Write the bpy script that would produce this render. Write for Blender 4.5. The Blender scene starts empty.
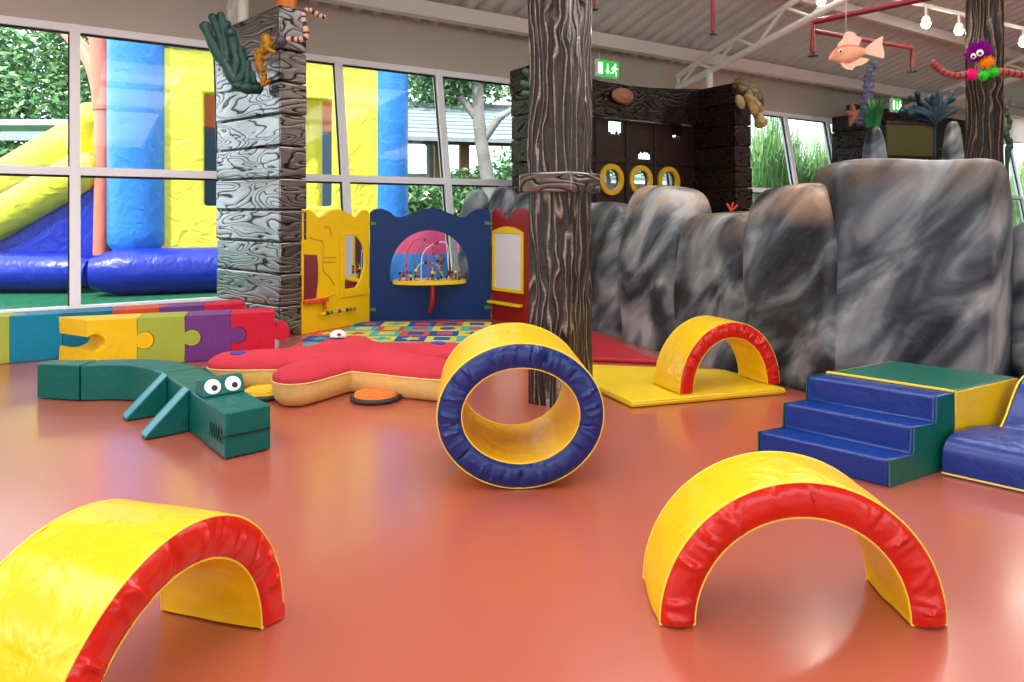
import bpy, bmesh, math, random
from mathutils import Vector, Matrix, noise
from mathutils.geometry import tessellate_polygon

SC = bpy.context.scene
COL = SC.collection
PI = math.pi
FPX, HZ, CX, H = 690.0, 213.0, 512.0, 1.25      # focal length in pixels, horizon row, centre column, camera height

def F(px, py, h=0.0):
    Y = FPX * (H - h) / (py - HZ)
    return Vector(((px - CX) / FPX * Y, Y, h))

def D(px, py, Y):
    return Vector(((px - CX) / FPX * Y, Y, H - (py - HZ) / FPX * Y))

def on_plane(o, d, px, py):
    a = (px - CX) / FPX
    x = (a * o[1] - o[0]) / (d[0] - a * d[1])
    Y = o[1] + x * d[1]
    return (x, H - (py - HZ) / FPX * Y)

# ------------------------------------------------------------------ materials
def lin(c):
    c = c / 255.0
    return c / 12.92 if c <= 0.04045 else ((c + 0.055) / 1.055) ** 2.4

def C(r, g, b):
    return (lin(r), lin(g), lin(b), 1.0)

class NT:
    def __init__(s, name):
        s.mat = bpy.data.materials.new(name)
        s.mat.use_nodes = True
        s.t = s.mat.node_tree
        s.b = s.t.nodes['Principled BSDF']
        s.out = s.t.nodes['Material Output']
    def n(s, typ, **kw):
        nd = s.t.nodes.new(typ)
        for k, v in kw.items():
            if k in nd.inputs:
                nd.inputs[k].default_value = v
            else:
                setattr(nd, k, v)
        return nd
    def l(s, a, b):
        s.t.links.new(a, b)
    def ramp(s, fac, stops):
        r = s.t.nodes.new('ShaderNodeValToRGB')
        e = r.color_ramp.elements
        while len(e) < len(stops):
            e.new(0.5)
        for el, (p, c) in zip(e, stops):
            el.position = p
            el.color = c
        s.l(fac, r.inputs[0])
        return r.outputs[0]
    def math(s, op, a, b=None, c=None):
        m = s.t.nodes.new('ShaderNodeMath')
        m.operation = op
        for i, x in enumerate((a, b, c)):
            if x is None:
                continue
            if isinstance(x, (int, float)):
                m.inputs[i].default_value = x
            else:
                s.l(x, m.inputs[i])
        return m.outputs[0]
    def bump(s, h, strength, dist):
        bp = s.t.nodes.new('ShaderNodeBump')
        bp.inputs['Strength'].default_value = strength
        bp.inputs['Distance'].default_value = dist
        s.l(h, bp.inputs['Height'])
        s.l(bp.outputs[0], s.b.inputs['Normal'])
    def coord(s, scale=(1, 1, 1), rot=(0, 0, 0), which='Object'):
        tc = s.t.nodes.new('ShaderNodeTexCoord')
        mp = s.t.nodes.new('ShaderNodeMapping')
        mp.inputs['Scale'].default_value = scale
        mp.inputs['Rotation'].default_value = rot
        s.l(tc.outputs[which], mp.inputs[0])
        return mp.outputs[0]

def pm(name, col, rough=0.5, spec=0.5, metal=0.0, bump=None, var=0.0, vscale=3.0, coat=0.0, emit=None, estr=1.0, trans=0.0):
    m = NT(name)
    m.b.inputs['Base Color'].default_value = col
    m.b.inputs['Roughness'].default_value = rough
    m.b.inputs['Specular IOR Level'].default_value = spec
    m.b.inputs['Metallic'].default_value = metal
    m.b.inputs['Coat Weight'].default_value = coat
    m.b.inputs['Coat Roughness'].default_value = 0.12
    if trans:
        m.b.inputs['Transmission Weight'].default_value = trans
    if emit:
        m.b.inputs['Emission Color'].default_value = emit
        m.b.inputs['Emission Strength'].default_value = estr
    if var:
        nz = m.n('ShaderNodeTexNoise', Scale=vscale, Detail=4.0)
        m.l(m.coord(), nz.inputs['Vector'])
        a = tuple(max(0, c * (1 - var)) for c in col[:3]) + (1,)
        b = tuple(min(1, c * (1 + var)) for c in col[:3]) + (1,)
        m.l(m.ramp(nz.outputs[0], [(0.3, a), (0.7, b)]), m.b.inputs['Base Color'])
    if bump:
        sc, st, ds = bump[:3]
        nz = m.n('ShaderNodeTexNoise', Scale=sc, Detail=3.0, Distortion=bump[3] if len(bump) > 3 else 0.0)
        m.l(m.coord(), nz.inputs['Vector'])
        m.bump(nz.outputs[0], st, ds)
    return m.mat

WR = (7.0, 0.35, 0.03, 0.8)
def vinyl(name, r, g, b, rough=0.32, spec=0.5, bump=WR):
    return pm(name, C(r, g, b), rough, spec, bump=bump, var=0.06)

V_yellow = vinyl('yellow vinyl', 245, 195, 10, 0.28)
V_red = vinyl('red vinyl', 206, 28, 16, 0.24)
V_blue = vinyl('royal blue vinyl', 0, 48, 130, 0.3)
V_navy = vinyl('tube blue vinyl', 8, 38, 112, 0.3)
V_green = vinyl('bottle green vinyl', 4, 92, 74, 0.38)
V_croc = vinyl('crocodile green vinyl', 0, 96, 88, 0.42, 0.3)
V_croc_edge = pm('pale teal welt', C(60, 138, 150), 0.4)
V_teal = vinyl('teal foam', 0, 128, 160, 0.55, 0.3)
V_dteal = vinyl('deep teal foam', 0, 112, 140, 0.55, 0.3)
V_lime = vinyl('lime foam', 164, 176, 64, 0.6, 0.3)
V_byellow = vinyl('warm yellow foam', 240, 196, 10, 0.55, 0.3)
V_purple = vinyl('purple foam', 112, 54, 130, 0.55, 0.3)
V_crimson = vinyl('crimson foam', 206, 20, 54, 0.55, 0.3)
V_orange = vinyl('orange red foam', 214, 76, 30, 0.55, 0.3)
V_matyel = vinyl('mat yellow vinyl', 236, 202, 24, 0.4)
V_matred = vinyl('mat red vinyl', 176, 26, 44, 0.45)
M_pipe_y = pm('yellow piping', C(248, 214, 70), 0.4)
M_pipe_l = pm('grey blue piping', C(60, 96, 140), 0.4)
M_black = pm('black rubber', C(18, 18, 20), 0.5)
M_dark = pm('charcoal rubber', C(52, 50, 52), 0.55)
M_white = pm('white plastic', C(240, 240, 238), 0.35)
M_frame = pm('white window paint', C(250, 250, 252), 0.35)
M_wall = pm('taupe wall paint', C(192, 184, 170), 0.75, 0.3, var=0.04, vscale=1.5)
M_ceil = pm('off white roof sheet', C(196, 198, 192), 0.6, 0.4, var=0.05, vscale=0.8)
M_steel = pm('white painted steel', C(222, 218, 210), 0.5, 0.4)
M_redpipe = pm('dark red pipe paint', C(120, 18, 34), 0.4)
M_plush_red = pm('red plush', C(198, 60, 72), 0.9, 0.15, bump=(14, 0.25, 0.03, 0.5), var=0.07)
M_plush_cream = pm('cream plush', C(236, 200, 124), 0.9, 0.15, bump=(14, 0.3, 0.03, 0.5), var=0.07)
M_spot_blue = pm('blue felt', C(66, 70, 170), 0.8, 0.2)
M_orange_pad = pm('orange bubble rubber', C(244, 140, 60), 0.55, bump=(60, 0.8, 0.02))
M_yellow_pad = pm('yellow bubble rubber', C(244, 206, 50), 0.55, bump=(60, 0.8, 0.02))
M_pan_yellow = pm('yellow board', C(238, 192, 0), 0.35, 0.5, var=0.03)
M_pan_blue = pm('navy board', C(0, 44, 100), 0.4, 0.3, var=0.04)
M_pan_red = pm('brick red board', C(142, 24, 22), 0.35, 0.5, var=0.04)
M_pan_yel2 = pm('yellow trim board', C(240, 204, 20), 0.35)
M_groove = pm('ochre groove', C(204, 158, 0), 0.5)
M_mirror = pm('acrylic mirror', C(235, 238, 242), 0.03, metal=1.0)
M_wboard = pm('whiteboard film', C(222, 224, 232), 0.2)
M_hinge = pm('green hinge', C(74, 130, 40), 0.5)
BEADS = [pm('red bead', C(206, 32, 30), 0.25), pm('yellow bead', C(240, 200, 30), 0.25), pm('green bead', C(20, 120, 60), 0.25),
         pm('blue bead', C(24, 50, 160), 0.25), pm('black bead', C(24, 22, 24), 0.25)]
M_redwood = pm('red lacquer', C(170, 26, 30), 0.35)
M_wire = [pm('red wire', C(200, 40, 50), 0.3), pm('green wire', C(40, 130, 80), 0.3), pm('white wire', C(225, 225, 230), 0.3), pm('yellow wire', C(230, 200, 60), 0.3)]
M_castle_y = vinyl('inflatable yellow', 240, 228, 78, 0.4, 0.4, (3.0, 0.5, 0.10, 1.5))
M_castle_b = vinyl('inflatable sky blue', 52, 132, 222, 0.4, 0.4, (5.0, 0.4, 0.06, 1.0))
M_castle_n = vinyl('inflatable deep blue', 14, 40, 165, 0.35, 0.5, (4.0, 0.4, 0.06, 1.0))
M_castle_p = vinyl('inflatable coral', 240, 130, 105, 0.45, 0.4, (3.0, 0.4, 0.06))
M_castle_m = vinyl('inflatable mint', 190, 232, 190, 0.5, 0.3)
M_pink = vinyl('inflatable pink', 226, 60, 120, 0.45, 0.4)
M_castle_in = pm('slate blue inside cloth', C(60, 84, 110), 0.7)  # one even slate blue for the inner walls
M_turf = pm('green turf', C(30, 96, 70), 0.9, 0.1, var=0.35, vscale=9.0, bump=(60, 0.5, 0.03))
M_leaf = [pm('leaf green', C(96, 146, 84), 0.55, var=0.3, vscale=2.0), pm('leaf deep', C(60, 108, 64), 0.55, var=0.3, vscale=2.0), pm('leaf pale', C(170, 200, 142), 0.55, var=0.3, vscale=2.0)]
M_reed = [pm('reed green', C(120, 176, 104), 0.6), pm('reed pale', C(180, 204, 150), 0.6)]
M_trunk = pm('grey bark', C(150, 146, 140), 0.85, bump=(20, 0.6, 0.03), var=0.2)
M_timber = pm('outdoor timber', C(140, 96, 66), 0.7, var=0.15)
M_shingle = pm('grey roof shingle', C(150, 160, 166), 0.8, var=0.12, vscale=8.0)
M_render = pm('pale garden wall', C(226, 220, 206), 0.9, var=0.08)
M_coral_g = pm('dark green coral paint', C(4, 66, 56), 0.35, bump=(30, 0.5, 0.02), coat=0.1)
M_gold = pm('antique gold paint', C(170, 116, 20), 0.3, metal=0.4, bump=(40, 0.6, 0.02))
M_worm_p = pm('peach stripe', C(226, 178, 150), 0.5)
M_worm_d = pm('brown stripe', C(60, 30, 26), 0.5)
M_opost = pm('orange pine', C(226, 120, 20), 0.4, var=0.12)
M_exit_g = pm('exit sign green', C(20, 160, 50), 0.4, emit=C(20, 190, 50), estr=0.75)
M_exit_w = pm('exit sign white', C(240, 250, 240), 0.4, emit=C(235, 255, 235), estr=1.0)
M_fish = pm('peach fish paper', C(226, 156, 116), 0.6, var=0.4, vscale=9.0)
M_fish_r = pm('red fish back', C(214, 84, 66), 0.6, var=0.2)
M_fish_f = pm('pale fin paper', C(240, 196, 168), 0.6, var=0.12)
M_fuzz_p = pm('purple fuzz', C(132, 16, 132), 0.95, 0.1)
M_fuzz_o = pm('orange fuzz', C(250, 150, 20), 0.9, 0.1)
M_fuzz_k = pm('pink fuzz', C(240, 30, 120), 0.9, 0.1)
M_fuzz_g = pm('green fuzz', C(60, 214, 60), 0.9, 0.1)
M_arm_r = pm('rust arm stripe', C(170, 70, 60), 0.6)
M_arm_d = pm('dark arm stripe', C(70, 34, 40), 0.6)
M_tinsel = pm('violet grey tinsel', C(78, 76, 104), 0.8, bump=(60, 1.0, 0.04), var=0.4, vscale=40)
M_plant = pm('plastic plant green', C(30, 120, 60), 0.5)
M_bcoral = pm('petrol blue coral', C(10, 46, 64), 0.75)
M_star = pm('rust starfish', C(150, 96, 76), 0.8, bump=(40, 0.5, 0.02))
M_olive = pm('olive acrylic board', C(66, 64, 28), 0.35, var=0.15, vscale=5)
M_shell = pm('turtle shell', C(104, 92, 52), 0.5, var=0.55, vscale=18, bump=(24, 0.6, 0.03))
def shell_mat():
    m = NT('plated turtle shell')
    v = m.n('ShaderNodeTexVoronoi', Scale=9.0); v.feature = 'DISTANCE_TO_EDGE'
    m.l(m.coord(), v.inputs['Vector'])
    m.l(m.ramp(v.outputs['Distance'], [(0.02, C(40, 34, 20)), (0.12, C(112, 98, 58)), (0.4, C(142, 126, 78))]), m.b.inputs['Base Color'])
    m.b.inputs['Roughness'].default_value = 0.45
    m.bump(v.outputs['Distance'], 0.6, 0.05)
    return m.mat
M_turtle = pm('turtle skin', C(150, 128, 76), 0.55, var=0.35, vscale=25)
M_plaque = pm('terracotta shell paint', C(146, 88, 64), 0.5, bump=(30, 0.4, 0.02))
M_bulb = pm('warm bulb', C(255, 236, 190), 0.3, emit=C(255, 226, 160), estr=14.0)
M_coral_red = pm('small coral red', C(190, 60, 36), 0.5)

def glass_mat():
    m = NT('window glass')
    tr = m.n('ShaderNodeBsdfTransparent', Color=(0.95, 0.98, 0.98, 1))
    gl = m.n('ShaderNodeBsdfGlossy', Color=(1, 1, 1, 1), Roughness=0.02)
    geo = m.n('ShaderNodeNewGeometry')
    dt = m.n('ShaderNodeVectorMath', operation='DOT_PRODUCT')
    m.l(geo.outputs['Incoming'], dt.inputs[0]); m.l(geo.outputs['Normal'], dt.inputs[1])
    cs = m.math('SUBTRACT', 1.0, m.math('ABSOLUTE', dt.outputs['Value']))
    fr = m.math('MULTIPLY_ADD', m.math('POWER', cs, 5.0), 0.3, 0.010)
    mx = m.n('ShaderNodeMixShader')
    m.l(fr, mx.inputs[0]); m.l(tr.outputs[0], mx.inputs[1]); m.l(gl.outputs[0], mx.inputs[2])
    m.l(mx.outputs[0], m.out.inputs[0])
    return m.mat
M_glass = glass_mat()

def floor_mat():
    m = NT('salmon resin floor')
    nz = m.n('ShaderNodeTexNoise', Scale=0.7, Detail=2.0, Roughness=0.5)
    m.l(m.coord(), nz.inputs['Vector'])
    m.l(m.ramp(nz.outputs[0], [(0.3, C(172, 86, 66)), (0.7, C(179, 91, 69))]), m.b.inputs['Base Color'])
    m.b.inputs['Roughness'].default_value = 0.28
    m.b.inputs['Specular IOR Level'].default_value = 0.8
    m.b.inputs['Coat Weight'].default_value = 0.6
    m.b.inputs['Coat Roughness'].default_value = 0.16
    return m.mat
M_floor = floor_mat()

def plank_mat(name, dark, light, rough, spec, coat, uscale=2.2, zscale=5.0, lines=9.0, seed=0.0, strength=0.9, ior=1.5):
    """carved cartoon grain: contour lines of a noise field, with knots"""
    m = NT(name)
    tc = m.t.nodes.new('ShaderNodeTexCoord')
    sp = m.n('ShaderNodeSeparateXYZ'); m.l(tc.outputs['Object'], sp.inputs[0])
    u = m.math('MULTIPLY', m.math('ADD', sp.outputs[0], sp.outputs[1]), uscale)
    z = m.math('MULTIPLY', sp.outputs[2], zscale)
    cb = m.n('ShaderNodeCombineXYZ')
    m.l(u, cb.inputs[0]); m.l(z, cb.inputs[1]); cb.inputs[2].default_value = seed
    nz = m.n('ShaderNodeTexNoise', Scale=1.0, Detail=1.5, Roughness=0.45, Distortion=0.6)
    m.l(cb.outputs[0], nz.inputs['Vector'])
    w = m.math('SINE', m.math('MULTIPLY', nz.outputs[0], lines * 6.283))
    w2 = m.math('MULTIPLY_ADD', w, 0.5, 0.5)
    fine = m.n('ShaderNodeTexNoise', Scale=30.0, Detail=2.0)
    m.l(tc.outputs['Object'], fine.inputs['Vector'])
    hgt = m.math('MULTIPLY_ADD', fine.outputs[0], 0.12, m.math('POWER', w2, 0.35))
    m.l(m.ramp(w2, [(0.03, dark), (0.24, light)]), m.b.inputs['Base Color'])
    m.b.inputs['Roughness'].default_value = rough
    mask = m.ramp(w2, [(0.02, (0.08, 0.08, 0.08, 1)), (0.2, (1, 1, 1, 1))])
    m.l(m.math('MULTIPLY', mask, spec), m.b.inputs['Specular IOR Level'])
    m.l(m.math('MULTIPLY', mask, coat), m.b.inputs['Coat Weight'])
    m.b.inputs['Coat Roughness'].default_value = 0.2
    m.b.inputs['Coat IOR'].default_value = ior
    m.bump(hgt, strength, 0.02)
    return m.mat
M_plank = plank_mat('varnished carved plank', C(20, 13, 11), C(56, 35, 27), 0.3, 1.0, 1.0, uscale=1.25, zscale=4.8, lines=12.0, seed=3.0, strength=0.5, ior=2.2)
M_plank_dark = plank_mat('dark stained carved plank', C(19, 11, 9), C(30, 17, 14), 0.34, 0.35, 0.05, seed=8.0, strength=0.4)
M_door = pm('dark stained door wood', C(36, 18, 16), 0.45, 0.4, bump=(8, 0.3, 0.02), var=0.3, vscale=4)

def bark_mat(name, dark, light, spec=0.8):
    m = NT(name)
    tc = m.t.nodes.new('ShaderNodeTexCoord')
    sp = m.n('ShaderNodeSeparateXYZ'); m.l(tc.outputs['Object'], sp.inputs[0])
    u = m.math('SUBTRACT', sp.outputs[0], sp.outputs[1])
    cb = m.n('ShaderNodeCombineXYZ')
    m.l(m.math('MULTIPLY', u, 4.5), cb.inputs[0]); m.l(m.math('MULTIPLY', sp.outputs[2], 1.0), cb.inputs[1])
    nz = m.n('ShaderNodeTexNoise', Scale=1.0, Detail=2.0, Roughness=0.5, Distortion=0.7)
    m.l(cb.outputs[0], nz.inputs['Vector'])
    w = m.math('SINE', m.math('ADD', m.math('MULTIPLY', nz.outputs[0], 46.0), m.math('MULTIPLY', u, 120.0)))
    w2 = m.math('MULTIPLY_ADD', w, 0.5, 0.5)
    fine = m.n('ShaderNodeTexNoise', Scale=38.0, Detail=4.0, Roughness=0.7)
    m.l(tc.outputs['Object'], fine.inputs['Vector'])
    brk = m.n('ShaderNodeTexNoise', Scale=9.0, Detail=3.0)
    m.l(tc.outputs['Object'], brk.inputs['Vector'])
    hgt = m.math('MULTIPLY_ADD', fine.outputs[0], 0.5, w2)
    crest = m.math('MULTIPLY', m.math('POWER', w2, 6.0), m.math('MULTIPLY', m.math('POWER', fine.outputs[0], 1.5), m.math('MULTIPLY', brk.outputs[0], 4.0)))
    m.l(m.ramp(crest, [(0.1, dark), (0.9, light)]), m.b.inputs['Base Color'])  # pale colour on the crests paints in the white glints
    m.b.inputs['Roughness'].default_value = 0.36
    m.b.inputs['Specular IOR Level'].default_value = spec
    m.b.inputs['Coat Weight'].default_value = spec * 0.5
    m.bump(hgt, 1.0, 0.025)
    return m.mat
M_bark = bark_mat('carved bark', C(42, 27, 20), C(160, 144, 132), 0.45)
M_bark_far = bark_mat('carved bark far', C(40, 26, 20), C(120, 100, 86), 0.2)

def rock_mat(name, seed, tan=0.5, top=1.5):
    m = NT(name)
    tc = m.t.nodes.new('ShaderNodeTexCoord')
    m0 = m.n('ShaderNodeMapping')
    m0.inputs['Rotation'].default_value = (0.0, math.radians(50), 0.0)
    m.l(tc.outputs['Object'], m0.inputs[0])
    mp = m.n('ShaderNodeMapping')
    mp.inputs['Location'].default_value = (seed, seed * 0.7, seed * 1.3)
    mp.inputs['Scale'].default_value = (0.85, 0.9, 2.1)
    m.l(m0.outputs[0], mp.inputs[0])
    nz = m.n('ShaderNodeTexNoise', Scale=1.35, Detail=3.0, Roughness=0.5, Distortion=1.0)
    m.l(mp.outputs[0], nz.inputs['Vector'])
    col = m.ramp(nz.outputs[0], [(0.34, C(15, 19, 25)), (0.43, C(38, 44, 52)), (0.50, C(76, 83, 91)), (0.60, C(128, 133, 136)), (0.70, C(172, 174, 172))])
    # tan paint sprayed over the crown
    sp = m.n('ShaderNodeSeparateXYZ'); m.l(tc.outputs['Object'], sp.inputs[0])
    n2 = m.n('ShaderNodeTexNoise', Scale=2.2, Detail=3.0)
    m.l(mp.outputs[0], n2.inputs['Vector'])
    crown = m.math('MULTIPLY_ADD', sp.outputs[2], 4.0, 1.3 - 4.0 * top)
    crown.node.use_clamp = True
    f = m.math('MULTIPLY', m.math('MULTIPLY', m.ramp(n2.outputs[0], [(0.36, (0, 0, 0, 1)), (0.6, (1, 1, 1, 1))]), crown), tan)
    mx = m.n('ShaderNodeMix', data_type='RGBA')
    m.l(f, mx.inputs[0]); m.l(col, mx.inputs[6]); mx.inputs[7].default_value = C(188, 158, 130)
    m.l(mx.outputs[2], m.b.inputs['Base Color'])
    m.b.inputs['Roughness'].default_value = 0.4
    m.b.inputs['Specular IOR Level'].default_value = 0.45
    n3 = m.n('ShaderNodeTexNoise', Scale=9.0, Detail=5.0)
    m.l(tc.outputs['Object'], n3.inputs['Vector'])
    m.bump(n3.outputs[0], 0.35, 0.03)
    return m.mat

# ------------------------------------------------------------------ mesh builder
class MB:
    def __init__(s):
        s.v, s.f, s.m, s.cur = [], [], [], 0
    def add(s, vs, fs, mat=None):
        b = len(s.v)
        s.v += [Vector(v) for v in vs]
        s.f += [tuple(b + i for i in f) for f in fs]
        s.m += [s.cur if mat is None else mat] * len(fs)
        return s
    def box(s, lo, hi, M=None, mat=None):
        x0, y0, z0 = lo; x1, y1, z1 = hi
        vs = [Vector(p) for p in ((x0, y0, z0), (x1, y0, z0), (x1, y1, z0), (x0, y1, z0), (x0, y0, z1), (x1, y0, z1), (x1, y1, z1), (x0, y1, z1))]
        if M: vs = [M @ v for v in vs]
        return s.add(vs, [(0, 3, 2, 1), (4, 5, 6, 7), (0, 1, 5, 4), (1, 2, 6, 5), (2, 3, 7, 6), (3, 0, 4, 7)], mat)
    def bar(s, p0, p1, w, h, mat=None):
        p0, p1 = Vector(p0), Vector(p1)
        d = (p1 - p0).normalized()
        up = Vector((0, 0, 1)) if abs(d.z) < 0.95 else Vector((0, 1, 0))
        a = d.cross(up).normalized() * w / 2
        b = a.cross(d).normalized() * h / 2
        vs = [p + i * a + j * b for p in (p0, p1) for i, j in ((-1, -1), (1, -1), (1, 1), (-1, 1))]
        return s.add(vs, [(0, 1, 2, 3), (7, 6, 5, 4), (0, 4, 5, 1), (1, 5, 6, 2), (2, 6, 7, 3), (3, 7, 4, 0)], mat)
    def tube(s, path, r, n=10, caps=True, closed=False, mat=None, mats=None):
        P = [Vector(p) for p in path]
        R = r if isinstance(r, (list, tuple)) else [r] * len(P)
        N = len(P)
        tang = []
        for i in range(N):
            a = P[(i - 1) % N] if (closed or i > 0) else P[i]
            b = P[(i + 1) % N] if (closed or i < N - 1) else P[i]
            t = (b - a)
            tang.append(t.normalized() if t.length > 1e-9 else Vector((0, 0, 1)))
        ref = Vector((0, 0, 1)) if abs(tang[0].z) < 0.9 else Vector((1, 0, 0))
        nrm = (ref - ref.dot(tang[0]) * tang[0]).normalized()
        vs = []
        for i in range(N):
            nrm = (nrm - nrm.dot(tang[i]) * tang[i])
            nrm = nrm.normalized() if nrm.length > 1e-6 else tang[i].orthogonal().normalized()
            bi = tang[i].cross(nrm)
            for k in range(n):
                a = 2 * PI * k / n
                vs.append(P[i] + (nrm * math.cos(a) + bi * math.sin(a)) * R[i])
        b0 = len(s.v)
        s.v += vs
        for i in range(N if closed else N - 1):
            j = (i + 1) % N
            for k in range(n):
                k2 = (k + 1) % n
                s.f.append((b0 + i * n + k, b0 + i * n + k2, b0 + j * n + k2, b0 + j * n + k))
                s.m.append(mats[i % len(mats)] if mats else (s.cur if mat is None else mat))
        if caps and not closed:
            s.f.append(tuple(b0 + k for k in range(n - 1, -1, -1))); s.m.append(mats[0] if mats else (s.cur if mat is None else mat))
            s.f.append(tuple(b0 + (N - 1) * n + k for k in range(n))); s.m.append(mats[(N - 2) % len(mats)] if mats else (s.cur if mat is None else mat))
        return s
    def ball(s, c, r, nu=18, nv=10, M=None, fn=None, mat=None):
        c = Vector(c)
        if isinstance(r, (int, float)): r = (r, r, r)
        vs = []
        for j in range(nv + 1):
            th = PI * j / nv
            for i in range(nu):
                a = 2 * PI * i / nu
                q = Vector((math.sin(th) * math.cos(a), math.sin(th) * math.sin(a), math.cos(th)))
                k = fn(q) if fn else 1.0
                q = Vector((q.x * r[0] * k, q.y * r[1] * k, q.z * r[2] * k))
                vs.append(c + (M @ q if M else q))
        fs = []
        for j in range(nv):
            for i in range(nu):
                i2 = (i + 1) % nu
                if j == 0: fs.append((j * nu, (j + 1) * nu + i, (j + 1) * nu + i2))
                elif j == nv - 1: fs.append((j * nu + i, (j + 1) * nu, j * nu + i2))
                else: fs.append((j * nu + i, (j + 1) * nu + i, (j + 1) * nu + i2, j * nu + i2))
        return s.add(vs, fs, mat)
    def lathe(s, prof, n=32, c=(0, 0, 0), M=None, mat=None):
        c = Vector(c); vs = []; K = len(prof)
        for r, z in prof:
            for k in range(n):
                a = 2 * PI * k / n
                q = Vector((r * math.cos(a), r * math.sin(a), z))
                vs.append(c + (M @ q if M else q))
        fs = [(i * n + k, i * n + (k + 1) % n, (i + 1) * n + (k + 1) % n, (i + 1) * n + k) for i in range(K - 1) for k in range(n)]
        if prof[0][0] > 1e-6: fs.append(tuple(range(n - 1, -1, -1)))
        if prof[-1][0] > 1e-6: fs.append(tuple((K - 1) * n + k for k in range(n)))
        return s.add(vs, fs, mat)
    def plate(s, outer, holes=(), y0=0.0, y1=0.03, axes=None, mat=None):
        """outline in (x, z), holes cut out, thick along y; axes maps (x, y, z) elsewhere"""
        ax = axes or (lambda x, y, z: (x, y, z))
        loops = [list(outer)] + [list(h) for h in holes]
        flat = [p for lp in loops for p in lp]
        n = len(flat)
        vs = [ax(p[0], y0, p[1]) for p in flat] + [ax(p[0], y1, p[1]) for p in flat]
        tris = tessellate_polygon([[Vector((p[0], p[1], 0)) for p in lp] for lp in loops])
        fs = []
        for t in tris:
            a, b, c = (flat[i] for i in t)
            cr = (b[0] - a[0]) * (c[1] - a[1]) - (b[1] - a[1]) * (c[0] - a[0])
            t = tuple(t) if cr > 0 else tuple(reversed(t))
            fs.append(t)
            fs.append(tuple(i + n for i in reversed(t)))
        o = 0
        for lp in loops:
            k = len(lp)
            for i in range(k):
                j = (i + 1) % k
                fs.append((o + i, o + j, n + o + j, n + o + i))
            o += k
        return s.add(vs, fs, mat)
    def build(s, name, mats, parent=None, smooth=35, bevel=0.0, bseg=2, world=False, sub=0, fixn=True):
        me = bpy.data.meshes.new(name)
        vs = s.v
        if world and parent is not None:
            inv = WM[root_of(parent).name].inverted()
            vs = [inv @ v for v in vs]
        me.from_pydata([tuple(v) for v in vs], [], s.f)
        if not isinstance(mats, (list, tuple)): mats = [mats]
        for m in mats: me.materials.append(m)
        me.polygons.foreach_set('material_index', s.m)
        me.update()
        if fixn:
            bm = bmesh.new(); bm.from_mesh(me)
            bmesh.ops.remove_doubles(bm, verts=bm.verts, dist=1e-6)
            bmesh.ops.recalc_face_normals(bm, faces=bm.faces)
            bm.to_mesh(me); bm.free()
        if smooth:
            me.polygons.foreach_set('use_smooth', [True] * len(me.polygons))
            me.set_sharp_from_angle(angle=math.radians(smooth))
        o = bpy.data.objects.new(name, me)
        COL.objects.link(o)
        if parent is not None: o.parent = parent
        if bevel:
            md = o.modifiers.new('Bevel', 'BEVEL'); md.width = bevel; md.segments = bseg
            md.limit_method = 'ANGLE'; md.angle_limit = math.radians(35)
            try: md.harden_normals = False
            except Exception: pass
            me.polygons.foreach_set('use_smooth', [True] * len(me.polygons))
        if sub:
            md = o.modifiers.new('Subsurf', 'SUBSURF'); md.levels = sub; md.render_levels = sub
        return o

WM = {}
def root_of(o):
    while o.parent is not None: o = o.parent
    return o

def tag(o, label, cat=None, group=None, kind=None):
    o['label'] = label
    if cat: o['category'] = cat
    if group: o['group'] = group
    if kind: o['kind'] = kind
    return o

def thing(name, label, cat, loc=(0, 0, 0), ang=0.0, group=None, kind=None):
    o = bpy.data.objects.new(name, None)
    COL.objects.link(o)
    o.empty_display_size = 0.1
    o.location = loc; o.rotation_euler = (0, 0, ang)
    WM[o.name] = Matrix.Translation(Vector(loc)) @ Matrix.Rotation(ang, 4, 'Z')
    return tag(o, label, cat, group, kind)

def dup(root, loc, ang, label, group=None):
    r = root.copy(); COL.objects.link(r)
    r.location = loc; r.rotation_euler = (0, 0, ang); r['label'] = label
    if group: r['group'] = group
    WM[r.name] = Matrix.Translation(Vector(loc)) @ Matrix.Rotation(ang, 4, 'Z')
    for ch in list(root.children):
        c = ch.copy(); COL.objects.link(c); c.parent = r
        for g in list(ch.children):
            d = g.copy(); COL.objects.link(d); d.parent = c
    return r

def circ(cx, cz, r, n=32, a0=0.0, a1=2 * PI, rz=None):
    rz = r if rz is None else rz
    full = abs(a1 - a0 - 2 * PI) < 1e-6
    m = n if full else n - 1
    return [(cx + r * math.cos(a0 + (a1 - a0) * i / m), cz + rz * math.sin(a0 + (a1 - a0) * i / m)) for i in range(n)]

def smooth_curve(pts, k=6, closed=False):
    """Catmull-Rom through points"""
    P = [Vector(p) for p in pts]; N = len(P); out = []
    for i in range(N if closed else N - 1):
        p0 = P[(i - 1) % N] if (closed or i > 0) else P[i]
        p1 = P[i]; p2 = P[(i + 1) % N]
        p3 = P[(i + 2) % N] if (closed or i < N - 2) else p2
        for j in range(k):
            t = j / k
            out.append(0.5 * ((2 * p1) + (p2 - p0) * t + (2 * p0 - 5 * p1 + 4 * p2 - p3) * t * t + (-p0 + 3 * p1 - 3 * p2 + p3) * t ** 3))
    if not closed: out.append(P[-1])
    return out

rnd = random.Random(7)

# ================================================================== THE SETTING
WD = Vector((0.842, 0.539, 0))                 # along the window wall
WN = Vector((-0.539, 0.842, 0))                # outward through it
W0 = Vector(((75 - CX) / FPX * 7.5, 7.5, 0))   # foot of the wall under the first mullion in view
WA = math.atan2(0.539, 0.842)
BAY = 1.506
TILT = 0.18
def wy(z): return TILT * (z - 1.7)

mb = MB()
mb.add([(-16, -12, 0), (24, -12, 0), (24, 24, 0), (-16, 24, 0)], [(0, 1, 2, 3)])
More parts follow.
